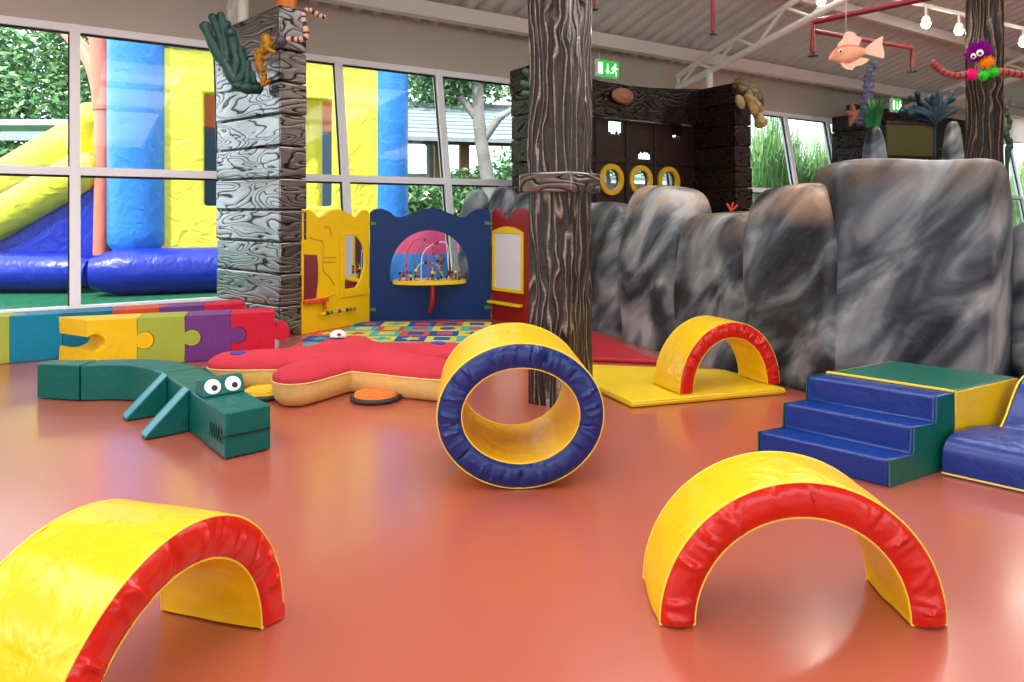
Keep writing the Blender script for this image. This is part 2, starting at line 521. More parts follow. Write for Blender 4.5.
# the floor stops at the window wall
a = W0 + WD * -14 ; b = W0 + WD * 30
mb = MB()
mb.add([(a.x, a.y, 0), (a.x, -10, 0), (18, -10, 0), (b.x, b.y, 0)], [(0, 1, 2, 3)])
fl = mb.build('floor', M_floor, smooth=0)
tag(fl, 'glossy salmon red resin floor of the play hall', kind='structure')

mb = MB()
c_, d_ = a + WN * 60, b + WN * 60
mb.add([(a.x, a.y, -0.02), (b.x, b.y, -0.02), (d_.x, d_.y, -0.02), (c_.x, c_.y, -0.02)], [(0, 1, 2, 3)])
g = mb.build('ground_outside', M_turf, smooth=0)
tag(g, 'green artificial turf outside the windows', kind='structure')

# window wall: header above the glass, kerb below, one pier
Wroot = thing('wall_back', 'taupe wall strip above and below the long row of tall windows', None, W0, WA, kind='structure')
mb = MB()
x0, x1 = -12.2, 24.2
zt, zs = 3.36, 0.2
mb.box((x0, wy(zt) - 0.06, zt), (x1, wy(zt) + 0.24, 4.1))
mb.box((x0, wy(zs) - 0.06, 0), (x1, wy(zs) + 0.2, zs))
mb.build('masonry', M_wall, Wroot, smooth=0)
mb = MB()
pier = [(0, wy(zs)), (0, wy(zt))]
mb.add([(10.56, wy(zs) - 0.05, zs), (11.1, wy(zs) - 0.05, zs), (11.1, wy(zs) + 0.12, zs), (10.56, wy(zs) + 0.12, zs),
        (10.56, wy(zt) - 0.05, zt), (11.1, wy(zt) - 0.05, zt), (11.1, wy(zt) + 0.12, zt), (10.56, wy(zt) + 0.12, zt)],
       [(0, 3, 2, 1), (4, 5, 6, 7), (0, 1, 5, 4), (1, 2, 6, 5), (2, 3, 7, 6), (3, 0, 4, 7)])
mb.build('pier', M_wall, Wroot, smooth=0)

edges = [k * BAY for k in range(-8, 8)] + [11.12 + k * 1.5 for k in range(0, 9)]
bays = [(edges[i], edges[i + 1]) for i in range(15)] + [(edges[i], edges[i + 1]) for i in range(16, 24)]
def tilted_box(mb, xa, xb, ya, yb, za, zb):
    vs = []
    for z in (za, zb):
        for (x, y) in ((xa, ya), (xb, ya), (xb, yb), (xa, yb)):
            vs.append((x, y + wy(z), z))
    mb.add(vs, [(0, 3, 2, 1), (4, 5, 6, 7), (0, 1, 5, 4), (1, 2, 6, 5), (2, 3, 7, 6), (3, 0, 4, 7)])
for i, (xa, xb) in enumerate(bays):
    w = thing('window_%d' % (i + 1), 'tall white framed window bay number %d of the window wall' % (i + 1), None, W0 + WD * xa, WA, kind='structure')
    L = xb - xa
    mb = MB()
    tilted_box(mb, -0.05, 0.05, -0.06, 0.07, zs, zt)
    if i in (14, 22): tilted_box(mb, L - 0.05, L + 0.05, -0.06, 0.07, zs, zt)
    tilted_box(mb, 0.05, L - 0.05, -0.05, 0.06, 1.66, 1.75)
    tilted_box(mb, 0.05, L - 0.05, -0.05, 0.06, zs, zs + 0.07)
    tilted_box(mb, 0.05, L - 0.05, -0.05, 0.06, zt - 0.09, zt)
    mb.build('window_frame', M_frame, w, smooth=0)
    for za, zb in ((zs + 0.07, 1.66), (1.75, zt - 0.09)):
        mb = MB(); tilted_box(mb, 0.05, L - 0.05, 0.0, 0.008, za, zb)
        p = mb.build('pane', M_glass, w, smooth=0)
        p['label'] = 'clear glass pane'
        mb = MB(); tilted_box(mb, 0.05, L - 0.05, -0.012, 0.02, zb - 0.025, zb); tilted_box(mb, L - 0.066, L - 0.05, -0.012, 0.02, za, zb - 0.025)
        mb.build('gasket', M_black, w, smooth=0)

# the unseen sides of the hall
def side_wall(name, label, p, q_, h0, h1, gap=None):
    p, q_ = Vector(p), Vector(q_); v = q_ - p
    t = thing(name, label, None, p, math.atan2(v.y, v.x), kind='structure')
    L = v.length
    mb = MB()
    def slab(za0, za1, zb0, zb1): mb.add([(0, 0, za0), (L, 0, za1), (L, 0, zb1), (0, 0, zb0), (0, -.2, za0), (L, -.2, za1), (L, -.2, zb1), (0, -.2, zb0)], [(0, 1, 2, 3), (7, 6, 5, 4), (0, 4, 5, 1), (1, 5, 6, 2), (2, 6, 7, 3), (3, 7, 4, 0)])
    if gap is None: slab(0, 0, h0, h1)
    else:
        slab(0, 0, gap[0], gap[0]); slab(gap[1], gap[1], h0, h1)
    mb.build('masonry', M_wall, t, smooth=0)
    if gap:
        mb = MB(); n = 12
        for k in range(n + 1): x_ = L * k / n; mb.box((x_ - 0.05, -0.15, gap[0]), (x_ + 0.05, -0.05, gap[1]))
        mb.build('glazing_bars', M_frame, t, smooth=0)
        mb = MB(); mb.add([(0, -0.1, gap[0]), (L, -0.1, gap[0]), (L, -0.1, gap[1]), (0, -0.1, gap[1])], [(0, 1, 2, 3)]); mb.build('glazing', M_glass, t, smooth=0)
wl0 = W0 + WD * -12.2; wl1 = wl0 - WN * 8.0
zroof = lambda p: 4.08 - 0.30 * (Vector((p[0], p[1], 0)) - W0).dot(WN)
side_wall('wall_left', 'plain taupe end wall of the hall on the window side', wl1, wl0, zroof(wl1), zroof(wl0))
cr_, cq_ = Vector((15, wl1.y, 0)), Vector((15, 19.9, 0))
side_wall('wall_rear', 'taupe rear wall of the hall behind the camera with a long glazed strip added for fill daylight', cr_, wl1, zroof(cr_), zroof(wl1), (0.9, 4.0))  # glazed strip added to let fill daylight in from behind the camera
side_wall('wall_right', 'plain taupe far wall of the hall beyond the rocks', cq_, cr_, zroof(cq_), zroof(cr_))

# roof: trapezoidal sheet rising inwards from the window wall
RS = 0.30
croot = thing('ceiling', 'off-white corrugated roof sheeting rising from the window wall', None, W0, WA, kind='structure')
mb = MB()
pitch, dep = 0.30, 0.07
xs = []
x = -13.0
while x < 27:
    xs += [(x, 0), (x + 0.10, 0), (x + 0.15, dep), (x + 0.25, dep)]
    x += pitch
ya, yb = 0.7, -21.0
def zr(y): return 4.08 - RS * y
vs = []
for (xx, dz) in xs:
    vs += [(xx, ya, zr(ya) + dz), (xx, yb, zr(yb) + dz)]
mb.add(vs, [(2 * i, 2 * i + 1, 2 * i + 3, 2 * i + 2) for i in range(len(xs) - 1)])
vs2 = [(xs[0][0], ya, zr(ya) + .2), (xs[-1][0], ya, zr(ya) + .2), (xs[-1][0], yb, zr(yb) + .2), (xs[0][0], yb, zr(yb) + .2)]
mb.add(vs2, [(0, 1, 2, 3)])
mb.build('roof_sheet', M_ceil, croot, smooth=0, fixn=False)
n_ = 0
for yy, hh, ww in ((-0.25, 0.22, 0.16), (-2.2, 0.18, 0.09), (-4.2, 0.18, 0.09), (-6.2, 0.18, 0.09)):
    n_ += 1
    t = thing('trim_%d' % n_, 'long pale purlin under the roof sheeting, number %d in from the windows' % n_, None, W0 + WN * yy, WA, kind='structure')
    mb = MB(); z = zr(yy)
    mb.box((-9, -ww / 2, z - hh), (26, ww / 2, z - 0.01))
    mb.build('purlin', M_steel, t, smooth=0)

# lattice trusses, perpendicular to the wall
truss_pts = [(D(230, 25, 8.36), 'white lattice roof truss over the plank column by the left windows'),
             (D(677, 86.5, 12.45), 'white lattice roof truss above the wooden entrance, beside the exit sign'),
             (D(903, 118, 16.4), 'white lattice roof truss behind the far bark post')]
def lattice(p, label):
    yy = (Vector((p.x, p.y, 0)) - W0).dot(WN)
    base = Vector((p.x, p.y, 0)) - WN * yy
    t = thing('roof_truss', label, 'truss', base, WA, 'lattice roof trusses')
    zb0, zt0 = 3.5, 3.72
    L = 12.0
    f_b = lambda k: Vector((0, -k, zb0 + 0.24 * k))
    f_t = lambda k: Vector((0, -k, zt0 + 0.305 * k))
    mb = MB(); mb.tube([f_b(-0.0), f_b(L)], 0.055, 10); mb.build('bottom_chord', M_steel, t)
    mb = MB(); mb.tube([f_t(-0.0), f_t(L)], 0.05, 10); mb.build('top_chord', M_steel, t)
    mb = MB()
    k = 0.05; st = 0.42; up = True
    mb.tube([f_b(0.03), f_t(0.03)], 0.035, 8)
    while k < L - st:
        if up: mb.tube([f_b(k), f_t(k + st)], 0.027, 8)
        else: mb.tube([f_t(k), f_b(k + st * 0.8)], 0.027, 8)
        k += st if up else st * 0.8
        up = not up
        st *= 1.06
    mb.build('lattice_web', M_steel, t)
    mb = MB(); mb.tube([Vector((0, -0.75, 2.6)), f_b(0.75)], 0.06, 12); mb.build('post', M_steel, t)
for p, lb in truss_pts: lattice(p, lb)

# ================================================================== FOAM ARCHES AND TUBE
def wrinkle(seed, n, spread=(0.010, 0.03), amp=(0.005, 0.021), a0=0.0, a1=PI):
    r = random.Random(seed)
    ws = [(r.uniform(a0, a1), r.uniform(*spread), r.uniform(*amp) * r.choice((1, 1, -1)), r.uniform(-0.12, 0.12)) for _ in range(n)]
    def f(a, s):
        v = 0
        for c, w, am, sk in ws:
            d = a - c - sk * (1 - s)
            v += am * math.exp(-(d / w) ** 2)
        return v
    return f

def foam_ring(root, Ro, Ri, zc, d, a0, a1, na, colour_cover, colour_face, full, seed):
    (Rx, Rz), (rx, rz) = Ro, Ri
    N = na if full else na + 1
    angs = [a0 + (a1 - a0) * i / na for i in range(N)]
    wf = wrinkle(seed, 46 if full else 26, a0=a0, a1=a1)
    rr = random.Random(seed)
    # outer wrap
    mb = MB(); nd = 14
    def P(a, R, y): return Vector((R[0] * math.cos(a), y, zc + R[1] * math.sin(a)))
    vs = []
    for a in angs:
        for j in range(nd + 1):
            t = j / nd; y = d * t
            e = max(0, 1 - min(t, 1 - t) / 0.28)
            q = noise.noise(Vector((math.cos(a) * 6, math.sin(a) * 6, y * 5 + seed)))
            k = 1 + 0.012 * math.sin(PI * t) ** 0.7 + 0.006 * q + 0.9 * e * wf(a, 1.0) * (0.6 if t < 0.5 else 0.5)
            vs.append(P(a, (Rx * k, Rz * k), y))
    fs = []
    for i in range(N if full else N - 1):
        i2 = (i + 1) % N
        for j in range(nd):
            fs.append((i * (nd + 1) + j, i2 * (nd + 1) + j, i2 * (nd + 1) + j + 1, i * (nd + 1) + j + 1))
    mb.add(vs, fs)
    vs = []
    for a in angs:
        for j in range(nd + 1):
            t = j / nd; y = d * t
            q = noise.noise(Vector((math.cos(a) * 5, math.sin(a) * 5, y * 7 + seed + 9)))
            k = 1 - 0.02 * math.sin(PI * t) + 0.03 * q * math.sin(PI * t)
            vs.append(P(a, (rx * k, rz * k), y))
    mb.add(vs, [tuple(reversed(f)) for f in fs])
    if not full:
        for a in (a0, a1):
            mb.add([P(a, (rx, rz), 0), P(a, (Rx, Rz), 0), P(a, (Rx, Rz), d), P(a, (rx, rz), d)], [(0, 1, 2, 3)])
    mb.build('cover', colour_cover, root, smooth=60, fixn=False)
    # end panels, pillowed and puckered
    for side in (0, 1):
        mb = MB(); nr = 9; vs = []
        wf2 = wrinkle(seed + 5 + side, 52 if full else 30, a0=a0, a1=a1)
        for a in angs:
            for k in range(nr + 1):
                s_ = k / nr
                R = (rx + (Rx - rx) * s_, rz + (Rz - rz) * s_)
                bul = 0.018 * math.sin(PI * s_) ** 0.6 + wf2(a, s_) * math.sin(PI * s_) ** 0.5 * (0.35 + 0.65 * s_)
                y = -bul if side == 0 else d + bul
                vs.append(P(a, R, y))
        fs2 = []
        for i in range(N if full else N - 1):
            i2 = (i + 1) % N
            for k in range(nr):
                f = (i * (nr + 1) + k, i * (nr + 1) + k + 1, i2 * (nr + 1) + k + 1, i2 * (nr + 1) + k)
                fs2.append(f if side == 0 else tuple(reversed(f)))
        mb.add(vs, fs2)
        o = mb.build('end_panel', colour_face, root, smooth=60, fixn=False)
        mb = MB()
        y = -0.001 if side == 0 else d + 0.001
        for R in ((Rx, Rz), (rx, rz)):
            path = [P(a, R, y) + Vector((0, 0, 0)) for a in angs]
            mb.tube(path, 0.0032, 6, closed=full)
        if not full:
            for a in (a0, a1):
                mb.tube([P(a, (rx, rz), y), P(a, (Rx, Rz), y)], 0.0045, 6)
        mb.build('piping', M_pipe_y, o)

def arch(label, base_l, base_r, depth, seed, hz=0.44):
    """base_l, base_r: outer feet of the front face on the ground, seen from the front"""
    bl, br = Vector(base_l), Vector(base_r)
    v = br - bl; W = v.length
    mid = (bl + br) / 2
    t = thing('foam_arch', label, 'foam arch', (mid.x, mid.y, bl.z + 0.006), math.atan2(v.y, v.x), 'yellow and red foam arches')
    foam_ring(t, (W / 2, hz), (W / 2 - 0.107, hz - 0.107), 0.0, depth, 0.0, PI, 150, V_yellow, V_red, False, seed)
    return t
arch('yellow foam arch with red ends standing on the floor in front of the blue steps', (0.447, 2.09, 0), (1.313, 2.085, 0), 0.262, 11, 0.43)
arch('yellow foam arch with red ends in the near corner, cut off by the picture edge', (-0.955, 1.34, 0), (-0.722, 2.17, 0), 0.36, 23)
arch('yellow foam arch with red ends standing on the yellow mat by the rocks', (1.113, 4.585, 0.044), (1.893, 4.885, 0.044), 0.30, 37, 0.45)

t = thing('foam_tube', 'short yellow foam tunnel tube with puckered blue ends in the middle of the floor', 'foam tube', (0.041, 3.12, 0.006), math.radians(0), None)
foam_ring(t, (0.378, 0.327), (0.268, 0.216), 0.327, 0.57, 0.0, 2 * PI, 220, V_yellow, V_navy, True, 51)
t.rotation_euler = (0, 0, math.radians(4))

# ================================================================== STEPS, PLATFORM, BLUE CUSHION
SX = Vector((0.73, -0.683, 0)); SY = Vector((0.87, 0.49, 0))
SR = Vector((1.715, 3.135, 0)); SWID = 0.615
S0 = SR - SX * SWID
def saxes(o, org):
    def ax(x, y, z):
        p = org + SX * y + SY * x + Vector((0, 0, z)) - Vector(o.location)
        return (p.x, p.y, p.z)
    return ax
st = thing('foam_steps', 'blue three tread foam steps with green sides leading up to the green platform', 'foam steps', S0)
prof = [(0, 0), (0.53, 0), (0.53, 0.365), (0.38, 0.365), (0.372, 0.24), (0.195, 0.245), (0.187, 0.12), (0.0, 0.125)]
ax = saxes(st, S0)
mb = MB(); mb.plate(prof, (), 0.006, SWID - 0.006, ax); mb.build('cover', V_blue, st, bevel=0.012, bseg=3)
for y0, y1 in ((0.0, 0.006), (SWID - 0.006, SWID)):
    mb = MB(); mb.plate(prof, (), y0, y1, ax); o = mb.build('side_panel', V_green, st, smooth=0)
    o['label'] = 'dark green side'
    yy = y1 if y1 > 0.1 else y0
    if yy < 0.1: continue
    mb = MB(); mb.tube([Vector(ax(p[0], yy, p[1])) for p in prof[2:] + prof[:1]], 0.003, 6); mb.build('seam', M_pipe_l, o)
pl = thing('foam_platform', 'green topped foam platform block with yellow side at the top of the blue steps', 'foam block', S0 + SY * 0.54)
ax = saxes(pl, S0)
mb = MB(); mb.plate([(0.54, 0), (1.15, 0), (1.15, 0.37), (0.54, 0.37)], (), 0.008, SWID - 0.008, ax); mb.build('cover', V_green, pl, bevel=0.012, bseg=3)
for y0, y1 in ((0.0, 0.008), (SWID - 0.008, SWID)):
    mb = MB(); mb.plate([(0.545, 0), (1.145, 0), (1.145, 0.366), (0.545, 0.366)], (), y0, y1, ax); o = mb.build('side_panel', V_yellow, pl, bevel=0.003)
    o['label'] = 'yellow side'
mb = MB(); mb.plate([(0.535, 0.366), (0.556, 0.366), (0.556, 0.374), (0.535, 0.374)], (), 0.005, SWID - 0.005, ax); mb.build('piping', M_pipe_y, pl)
CO = Vector((2.05, 3.29, 0))
cu = thing('foam_cushion', 'blue foam seat cushion with rounded nose beside the green platform, cut by the picture edge', 'foam cushion', CO)
ax = saxes(cu, CO)
P_ = [(0, 0.0), (0, 0.09)] + [(0.13 - 0.13 * math.cos(a), 0.09 + 0.10 * math.sin(a)) for a in [PI / 2 * i / 8 for i in range(1, 9)]] + [(0.3, 0.19), (0.445, 0.172), (0.445, 0)]
mb = MB(); mb.plate(P_, (), 0.0, 1.1, ax); mb.build('seat', V_blue, cu, bevel=0.01, bseg=3)
mb = MB(); mb.tube([Vector(ax(-0.002, k * 1.1 / 8, 0.012)) for k in range(9)], 0.005, 6); mb.build('piping', M_pipe_y, cu)
P_ = [(0.45, 0), (0.45, 0.165), (0.475, 0.18), (0.52, 0.23), (0.565, 0.29), (0.61, 0.345), (0.66, 0.385), (0.72, 0.40), (0.80, 0.39), (0.80, 0)]
mb = MB(); mb.plate(P_, (), 0.035, 1.1, ax); mb.build('backrest', V_blue, cu, bevel=0.008, bseg=2)
mb = MB(); mb.tube(smooth_curve([Vector(ax(p[0], 0.033, p[1])) for p in P_[1:9]], 3), 0.005, 6); mb.build('piping', M_pipe_y, cu)

# ================================================================== MATS
def mat_slab(name, label, pts, th, m):
    c = sum((Vector(p) for p in pts), Vector()) / len(pts)
    t = thing(name, label, 'mat', (c.x, c.y, 0))
    mb = MB()
    vs = [(p[0] - c.x, p[1] - c.y, z) for z in (0.003, th) for p in pts]
    n = len(pts)
    mb.add(vs, [tuple(range(n - 1, -1, -1)), tuple(range(n, 2 * n))] + [(i, (i + 1) % n, n + (i + 1) % n, n + i) for i in range(n)])
    mb.build('cover', m, t, bevel=0.009, bseg=3)
    mb = MB(); mb.tube([(p[0] - c.x, p[1] - c.y, th * 0.55) for p in pts], 0.004, 6, closed=True)
    mb.build('seam', M_pipe_y if m is V_matyel else V_red, t)
A_ = F(632, 408.5); B_ = F(785.5, 394.5)
e = (B_ - A_); pdir = Vector((-0.40, 0.917, 0))
mat_slab('floor_mat', 'yellow vinyl floor mat under the small foam arch by the rocks', [A_, B_, B_ + pdir * 0.62, A_ + pdir * 1.26], 0.044, V_matyel)
q0 = F(560, 361); q1 = F(643, 358)
mat_slab('floor_mat', 'dark red vinyl floor mat between the yellow mat and the rocks', [(0.52, 5.82, 0), (1.20, 5.68, 0), (0.88, 6.9, 0), (0.62, 7.35, 0), (0.2, 7.2, 0)], 0.04, V_matred)

# ================================================================== PUZZLE BLOCKS
BW, BH, BD = 0.352, 0.386, 0.30
def jig_profile(w, h, knob=True, socket=True, kr=0.068, kc=0.056, zc=None, cl=0.004):
    zc = h * 0.52 if zc is None else zc
    ak = math.acos((0.004 - kc) / kr); as_ = math.acos((0.004 - kc) / (kr + cl))
    pts = [(0.0, 0.0), (w, 0.0)]
    if knob:
        pts += circ(w + kc, zc, kr, 22, -ak, ak)
    pts += [(w, h), (0.0, h)]
    if socket:
        pts += [(p[0], p[1]) for p in reversed(circ(kc, zc, kr + cl, 22, -as_, as_))]
    return pts
def puzzle_block(label, p, ang, m, knob=True, socket=True, flat=False, skew=0.0):
    t = thing('puzzle_block', label, 'foam block', (p.x, p.y, 0.004), ang, 'jigsaw foam blocks in front of the windows')
    mb = MB()
    if flat:
        mb.plate(jig_profile(BW, BD, knob, socket, 0.055, 0.045), (), 0.0, BH, lambda x, y, z: (x, z, y))
    else:
        mb.plate(jig_profile(BW, BH, knob, socket), (), 0.0, BD, lambda x, y, z: (x - skew * (y / BD) * max(0.0, 1 - x / BW), y, z))
    mb.build('body', m, t, bevel=0.009, bseg=3)
    mb = MB()                                            # sewn tape along the front lower edge
    mb.bar((0.03, -0.001, 0.012), (BW - 0.03, -0.001, 0.012), 0.002, 0.006)
    mb.build('seam', m, t)
p0 = Vector((-3.065, 5.64, 0)); dv = Vector((0.943, 0.333, 0)); an = math.atan2(dv.y, dv.x)
stp = BW + 0.003
puzzle_block('warm yellow jigsaw foam block with an open notch facing the window side', p0 - dv * stp, an, V_byellow, skew=0.27)
puzzle_block('lime green jigsaw foam block between the yellow and the purple blocks of the front row', p0, an, V_lime)
puzzle_block('purple jigsaw foam block of the front row, locked into the crimson one', p0 + dv * stp, an, V_purple)
puzzle_block('crimson jigsaw foam block at the end of the front row with a free round knob', p0 + dv * stp * 2, an, V_crimson)
b0 = Vector((-4.17, 5.73, 0)); bv = Vector((0.87, 0.49, 0)).normalized(); ban = math.atan2(bv.y, bv.x)
sb = 0.369
for k, (m, lb) in enumerate([(V_lime, 'lime green foam block at the picture edge, before the teal block'),
                             (V_teal, 'teal foam block next to the lime block at the picture edge'),
                             (V_dteal, 'deep teal foam block behind the yellow jigsaw block'),
                             (V_orange, 'orange red foam block of the back row under the window'),
                             (V_purple, 'purple foam block of the back row, between orange and crimson'),
                             (V_crimson, 'crimson foam block of the back row against the plank column')]):
    pos = b0 + bv * sb * (k - 1)
    BWs = BW; BW = sb - 0.003
    puzzle_block(lb, pos, ban, m, knob=(k < 5), socket=(k > 0), flat=True)
    BW = BWs

# ================================================================== CROCODILE
CA = Vector((-1.45, 3.486, 0)); CU = Vector((-0.655, 0.756, 0)); CP = Vector((0.756, 0.655, 0))
cr = thing('foam_crocodile', 'green foam crocodile with curved tail, wedge legs and round white eyes', 'foam animal', CA)
def cw(s, w, z): return CA + CU * s + CP * w + Vector((0, 0, z)) - CA
HC, WC = 0.237, 0.235
def sweep(path_n, path_f, z0, z1, name, m, bev=0.008):
    mb = MB(); vs = []
    n = len(path_n)
    for a_, b_ in zip(path_n, path_f):
        for p in ((a_, z0), (b_, z0), (b_, z1), (a_, z1)):
            vs.append(p[0] - CA + Vector((0, 0, p[1])))
    fs = [(0, 1, 2, 3), tuple((n - 1) * 4 + k for k in (3, 2, 1, 0))]
    for i in range(n - 1):
        for k in range(4):
            fs.append((i * 4 + k, i * 4 + (k + 1) % 4, (i + 1) * 4 + (k + 1) % 4, (i + 1) * 4 + k))
    mb.add(vs, fs)
    return mb.build(name, m, cr, bevel=bev, bseg=3)
near = [CA + CU * 0.0, CA + CU * 1.165]; far = [CA + CP * WC, CA + CU * 1.165 + CP * WC]
body = sweep(near, far, 0.005, HC, 'body', V_croc)
P1 = CA + CU * 1.175
nc = smooth_curve([P1, Vector((-2.37, 4.50, 0)), Vector((-2.55, 4.582, 0)), Vector((-2.70, 4.595, 0)), Vector((-2.862, 4.575, 0))], 6)
fc = smooth_curve([P1 + CP * WC, Vector((-2.22, 4.665, 0)), Vector((-2.45, 4.775, 0)), Vector((-2.66, 4.79, 0)), Vector((-2.85, 4.765, 0))], 6)
# scale-like quilting over the curve: each rib slightly raised
sweep(nc, fc, 0.005, HC, 'tail', V_croc)
sweep([Vector((-2.874, 4.576, 0)), Vector((-3.20, 4.645, 0))], [Vector((-2.862, 4.764, 0)), Vector((-3.165, 4.76, 0))], 0.005, HC, 'tail_tip', V_croc)
for s_ in (0.595, 1.045):
    for sd in (0, 1):
        mb = MB(); th = 0.10; ln = 0.225
        w0 = -0.002 if sd == 0 else WC + 0.002
        sg = -1 if sd == 0 else 1
        tri = [(w0, 0.005), (w0 + sg * ln, 0.005), (w0 + sg * ln, 0.018), (w0, HC + 0.004)]
        vs = [cw(s_ + k, w, z) for k in (0, th) for (w, z) in tri]
        mb.add(vs, [(0, 1, 2, 3), (7, 6, 5, 4), (0, 4, 5, 1), (1, 5, 6, 2), (2, 6, 7, 3), (3, 7, 4, 0)])
        lg = mb.build('leg', V_croc, cr, bevel=0.006, bseg=2)
        mb = MB()
        for k in (0.002, th - 0.002):
            mb.tube([cw(s_ + k, w0 + sg * ln, 0.02), cw(s_ + k, w0, HC + 0.006)], 0.005, 6)
        vs = [cw(s_ + k, w, z) for k in (0.004, th - 0.004) for (w, z) in ((w0 + sg * ln, 0.0215), (w0, HC + 0.0075))]
        mb.add(vs, [(0, 1, 3, 2)])
        o = mb.build('welt', V_croc_edge, lg); o['label'] = 'pale teal top strip'
# eyes
mb = MB()
e0, e1 = 0.36, 0.50
vs = []
for w in (0.0, WC):
    vs += [cw(e0, w, HC + 0.002), cw(e1, w, HC + 0.002), cw(e1 - 0.02, w, HC + 0.09), cw(e0 + 0.055, w, HC + 0.095)]
mb.add(vs, [(0, 1, 2, 3), (7, 6, 5, 4), (0, 4, 5, 1), (1, 5, 6, 2), (2, 6, 7, 3), (3, 7, 4, 0)])
brow = mb.build('eye_block', V_croc, cr, bevel=0.01, bseg=3)
fa, fb = cw(e0, 0, HC + 0.002), cw(e0 + 0.055, 0, HC + 0.095)
up = (fb - fa).normalized(); nrm = CP.cross(up).normalized()
if nrm.y > 0: nrm = -nrm
for w in (0.062, 0.172):
    c = fa + up * 0.056 + CP * w + nrm * 0.002
    Mx = Matrix((CP, up, nrm)).transposed()
    mb = MB(); mb.lathe([(0.0, 0.008), (0.03, 0.007), (0.042, 0.004), (0.044, 0.0)], 28, c, Mx)
    ey = mb.build('eye', M_white, brow)
    mb = MB(); mb.lathe([(0.0, 0.012), (0.012, 0.0115), (0.0165, 0.008), (0.017, 0.006)], 20, c + CP * 0.006 - up * 0.010, Mx)
    mb.build('pupil', M_black, brow)
# mouth line across the snout and stitched teeth on the cheek
mb = MB(); mb.bar(cw(-0.0035, 0.004, 0.118), cw(-0.0035, WC - 0.004, 0.118), 0.006, 0.008)
mb.bar(cw(0.0, -0.003, 0.118), cw(0.05, -0.003, 0.118), 0.004, 0.010)
mb.build('mouth_line', M_black, cr, smooth=0)
mb = MB()
zz = [cw(0.02 + 0.021 * k, -0.0035, 0.15 if k % 2 else 0.075) for k in range(11)]
mb.tube(zz, 0.0022, 5); mb.build('teeth_stitch', pm('dark green thread', C(6, 48, 46), 0.6), cr)

# ================================================================== STARFISH BEANBAG
SCn = Vector((-1.21, 5.06, 0))
sf = thing('starfish_beanbag', 'large red plush starfish beanbag with cream underside and eyes on the floor', 'beanbag', SCn)
tips = [Vector((0.74, 0.26, 0)), Vector((-0.10, 0.50, 0)), Vector((-0.80, -0.10, 0)), Vector((-0.20, -0.50, 0)), Vector((0.72, -0.38, 0))]
def star_fields(p):
    best = 0; acc = 0
    for tp in tips:
        L = tp.length
        ts = max(0, min(1, p.dot(tp) / (L * L)))
        q = tp * ts
        r = 0.235 - 0.07 * ts
        d = (p - q).length
        v = max(0, 1 - (d / r) ** 2)
        h = math.sqrt(v) * r
        acc += max(0, h) ** 4
    return acc ** 0.25
mb = MB()
NA, NR = 180, 22
rad = []
for i in range(NA):
    a = 2 * PI * i / NA
    u = Vector((math.cos(a), math.sin(a), 0))
    r = 0.05
    while star_fields(u * r) > 0.0 and r < 1.3: r += 0.006
    rad.append(r)
for _ in range(2):
    rad = [(rad[i - 1] + 2 * rad[i] + rad[(i + 1) % NA]) / 4 for i in range(NA)]
SEAM = 0.155
top, bot = [], []
for i in range(NA):
    a = 2 * PI * i / NA
    u = Vector((math.cos(a), math.sin(a), 0))
    for k in range(NR + 1):
        s_ = math.sin(PI / 2 * k / NR)
        p = u * rad[i] * s_
        f = star_fields(p * 0.985)
        nz_ = noise.noise(Vector((p.x * 5, p.y * 5, 3.0))) * 0.012
        zt_ = SEAM + 0.58 * f + (nz_ if k < NR else 0)
        zt_ = min(zt_, 0.33)
        top.append((p.x, p.y, zt_ if k < NR else SEAM))
        zb_ = SEAM - (SEAM - 0.004) * min(1.0, f / 0.125) ** 0.75
        if k == NR: zb_ = SEAM
        bot.append((p.x * (1.0 if k == NR else 1.0), p.y, zb_))
fs = []
for i in range(NA):
    i2 = (i + 1) % NA
    for k in range(NR):
        fs.append((i * (NR + 1) + k, i * (NR + 1) + k + 1, i2 * (NR + 1) + k + 1, i2 * (NR + 1) + k))
mb.add(top, fs); mb.build('upper_cover', M_plush_red, sf, smooth=180)
mb = MB(); mb.add(bot, fs); mb.build('underside', M_plush_cream, sf, smooth=180)
mb = MB(); mb.tube([Vector(top[i * (NR + 1) + NR]) + Vector((0, 0, 0)) for i in range(NA)], 0.006, 6, closed=True); mb.build('seam', M_plush_cream, sf)
ec = Vector((-0.07, 0.02, 0.345))
mb = MB(); mb.ball(ec, (0.062, 0.055, 0.045), 20, 12); ey = mb.build('eye', M_white, sf)
mb = MB(); mb.ball(ec + Vector((0.0, -0.012, -0.022)), (0.064, 0.056, 0.032), 20, 12); mb.build('eyelid', M_black, ey)
mb = MB(); mb.ball(ec + Vector((0.018, -0.047, 0.018)), (0.016, 0.012, 0.012), 12, 8); mb.build('pupil', M_redwood, ey)
for tp in (tips[2] * 0.93 + Vector((0, -.03, 0)), tips[0] * 0.86):
    mb = MB(); mb.ball(Vector((tp.x, tp.y, SEAM + 0.58 * star_fields(tp) - 0.002)), (0.065, 0.05, 0.012), 16, 8); mb.build('felt_spot', M_spot_blue, sf)

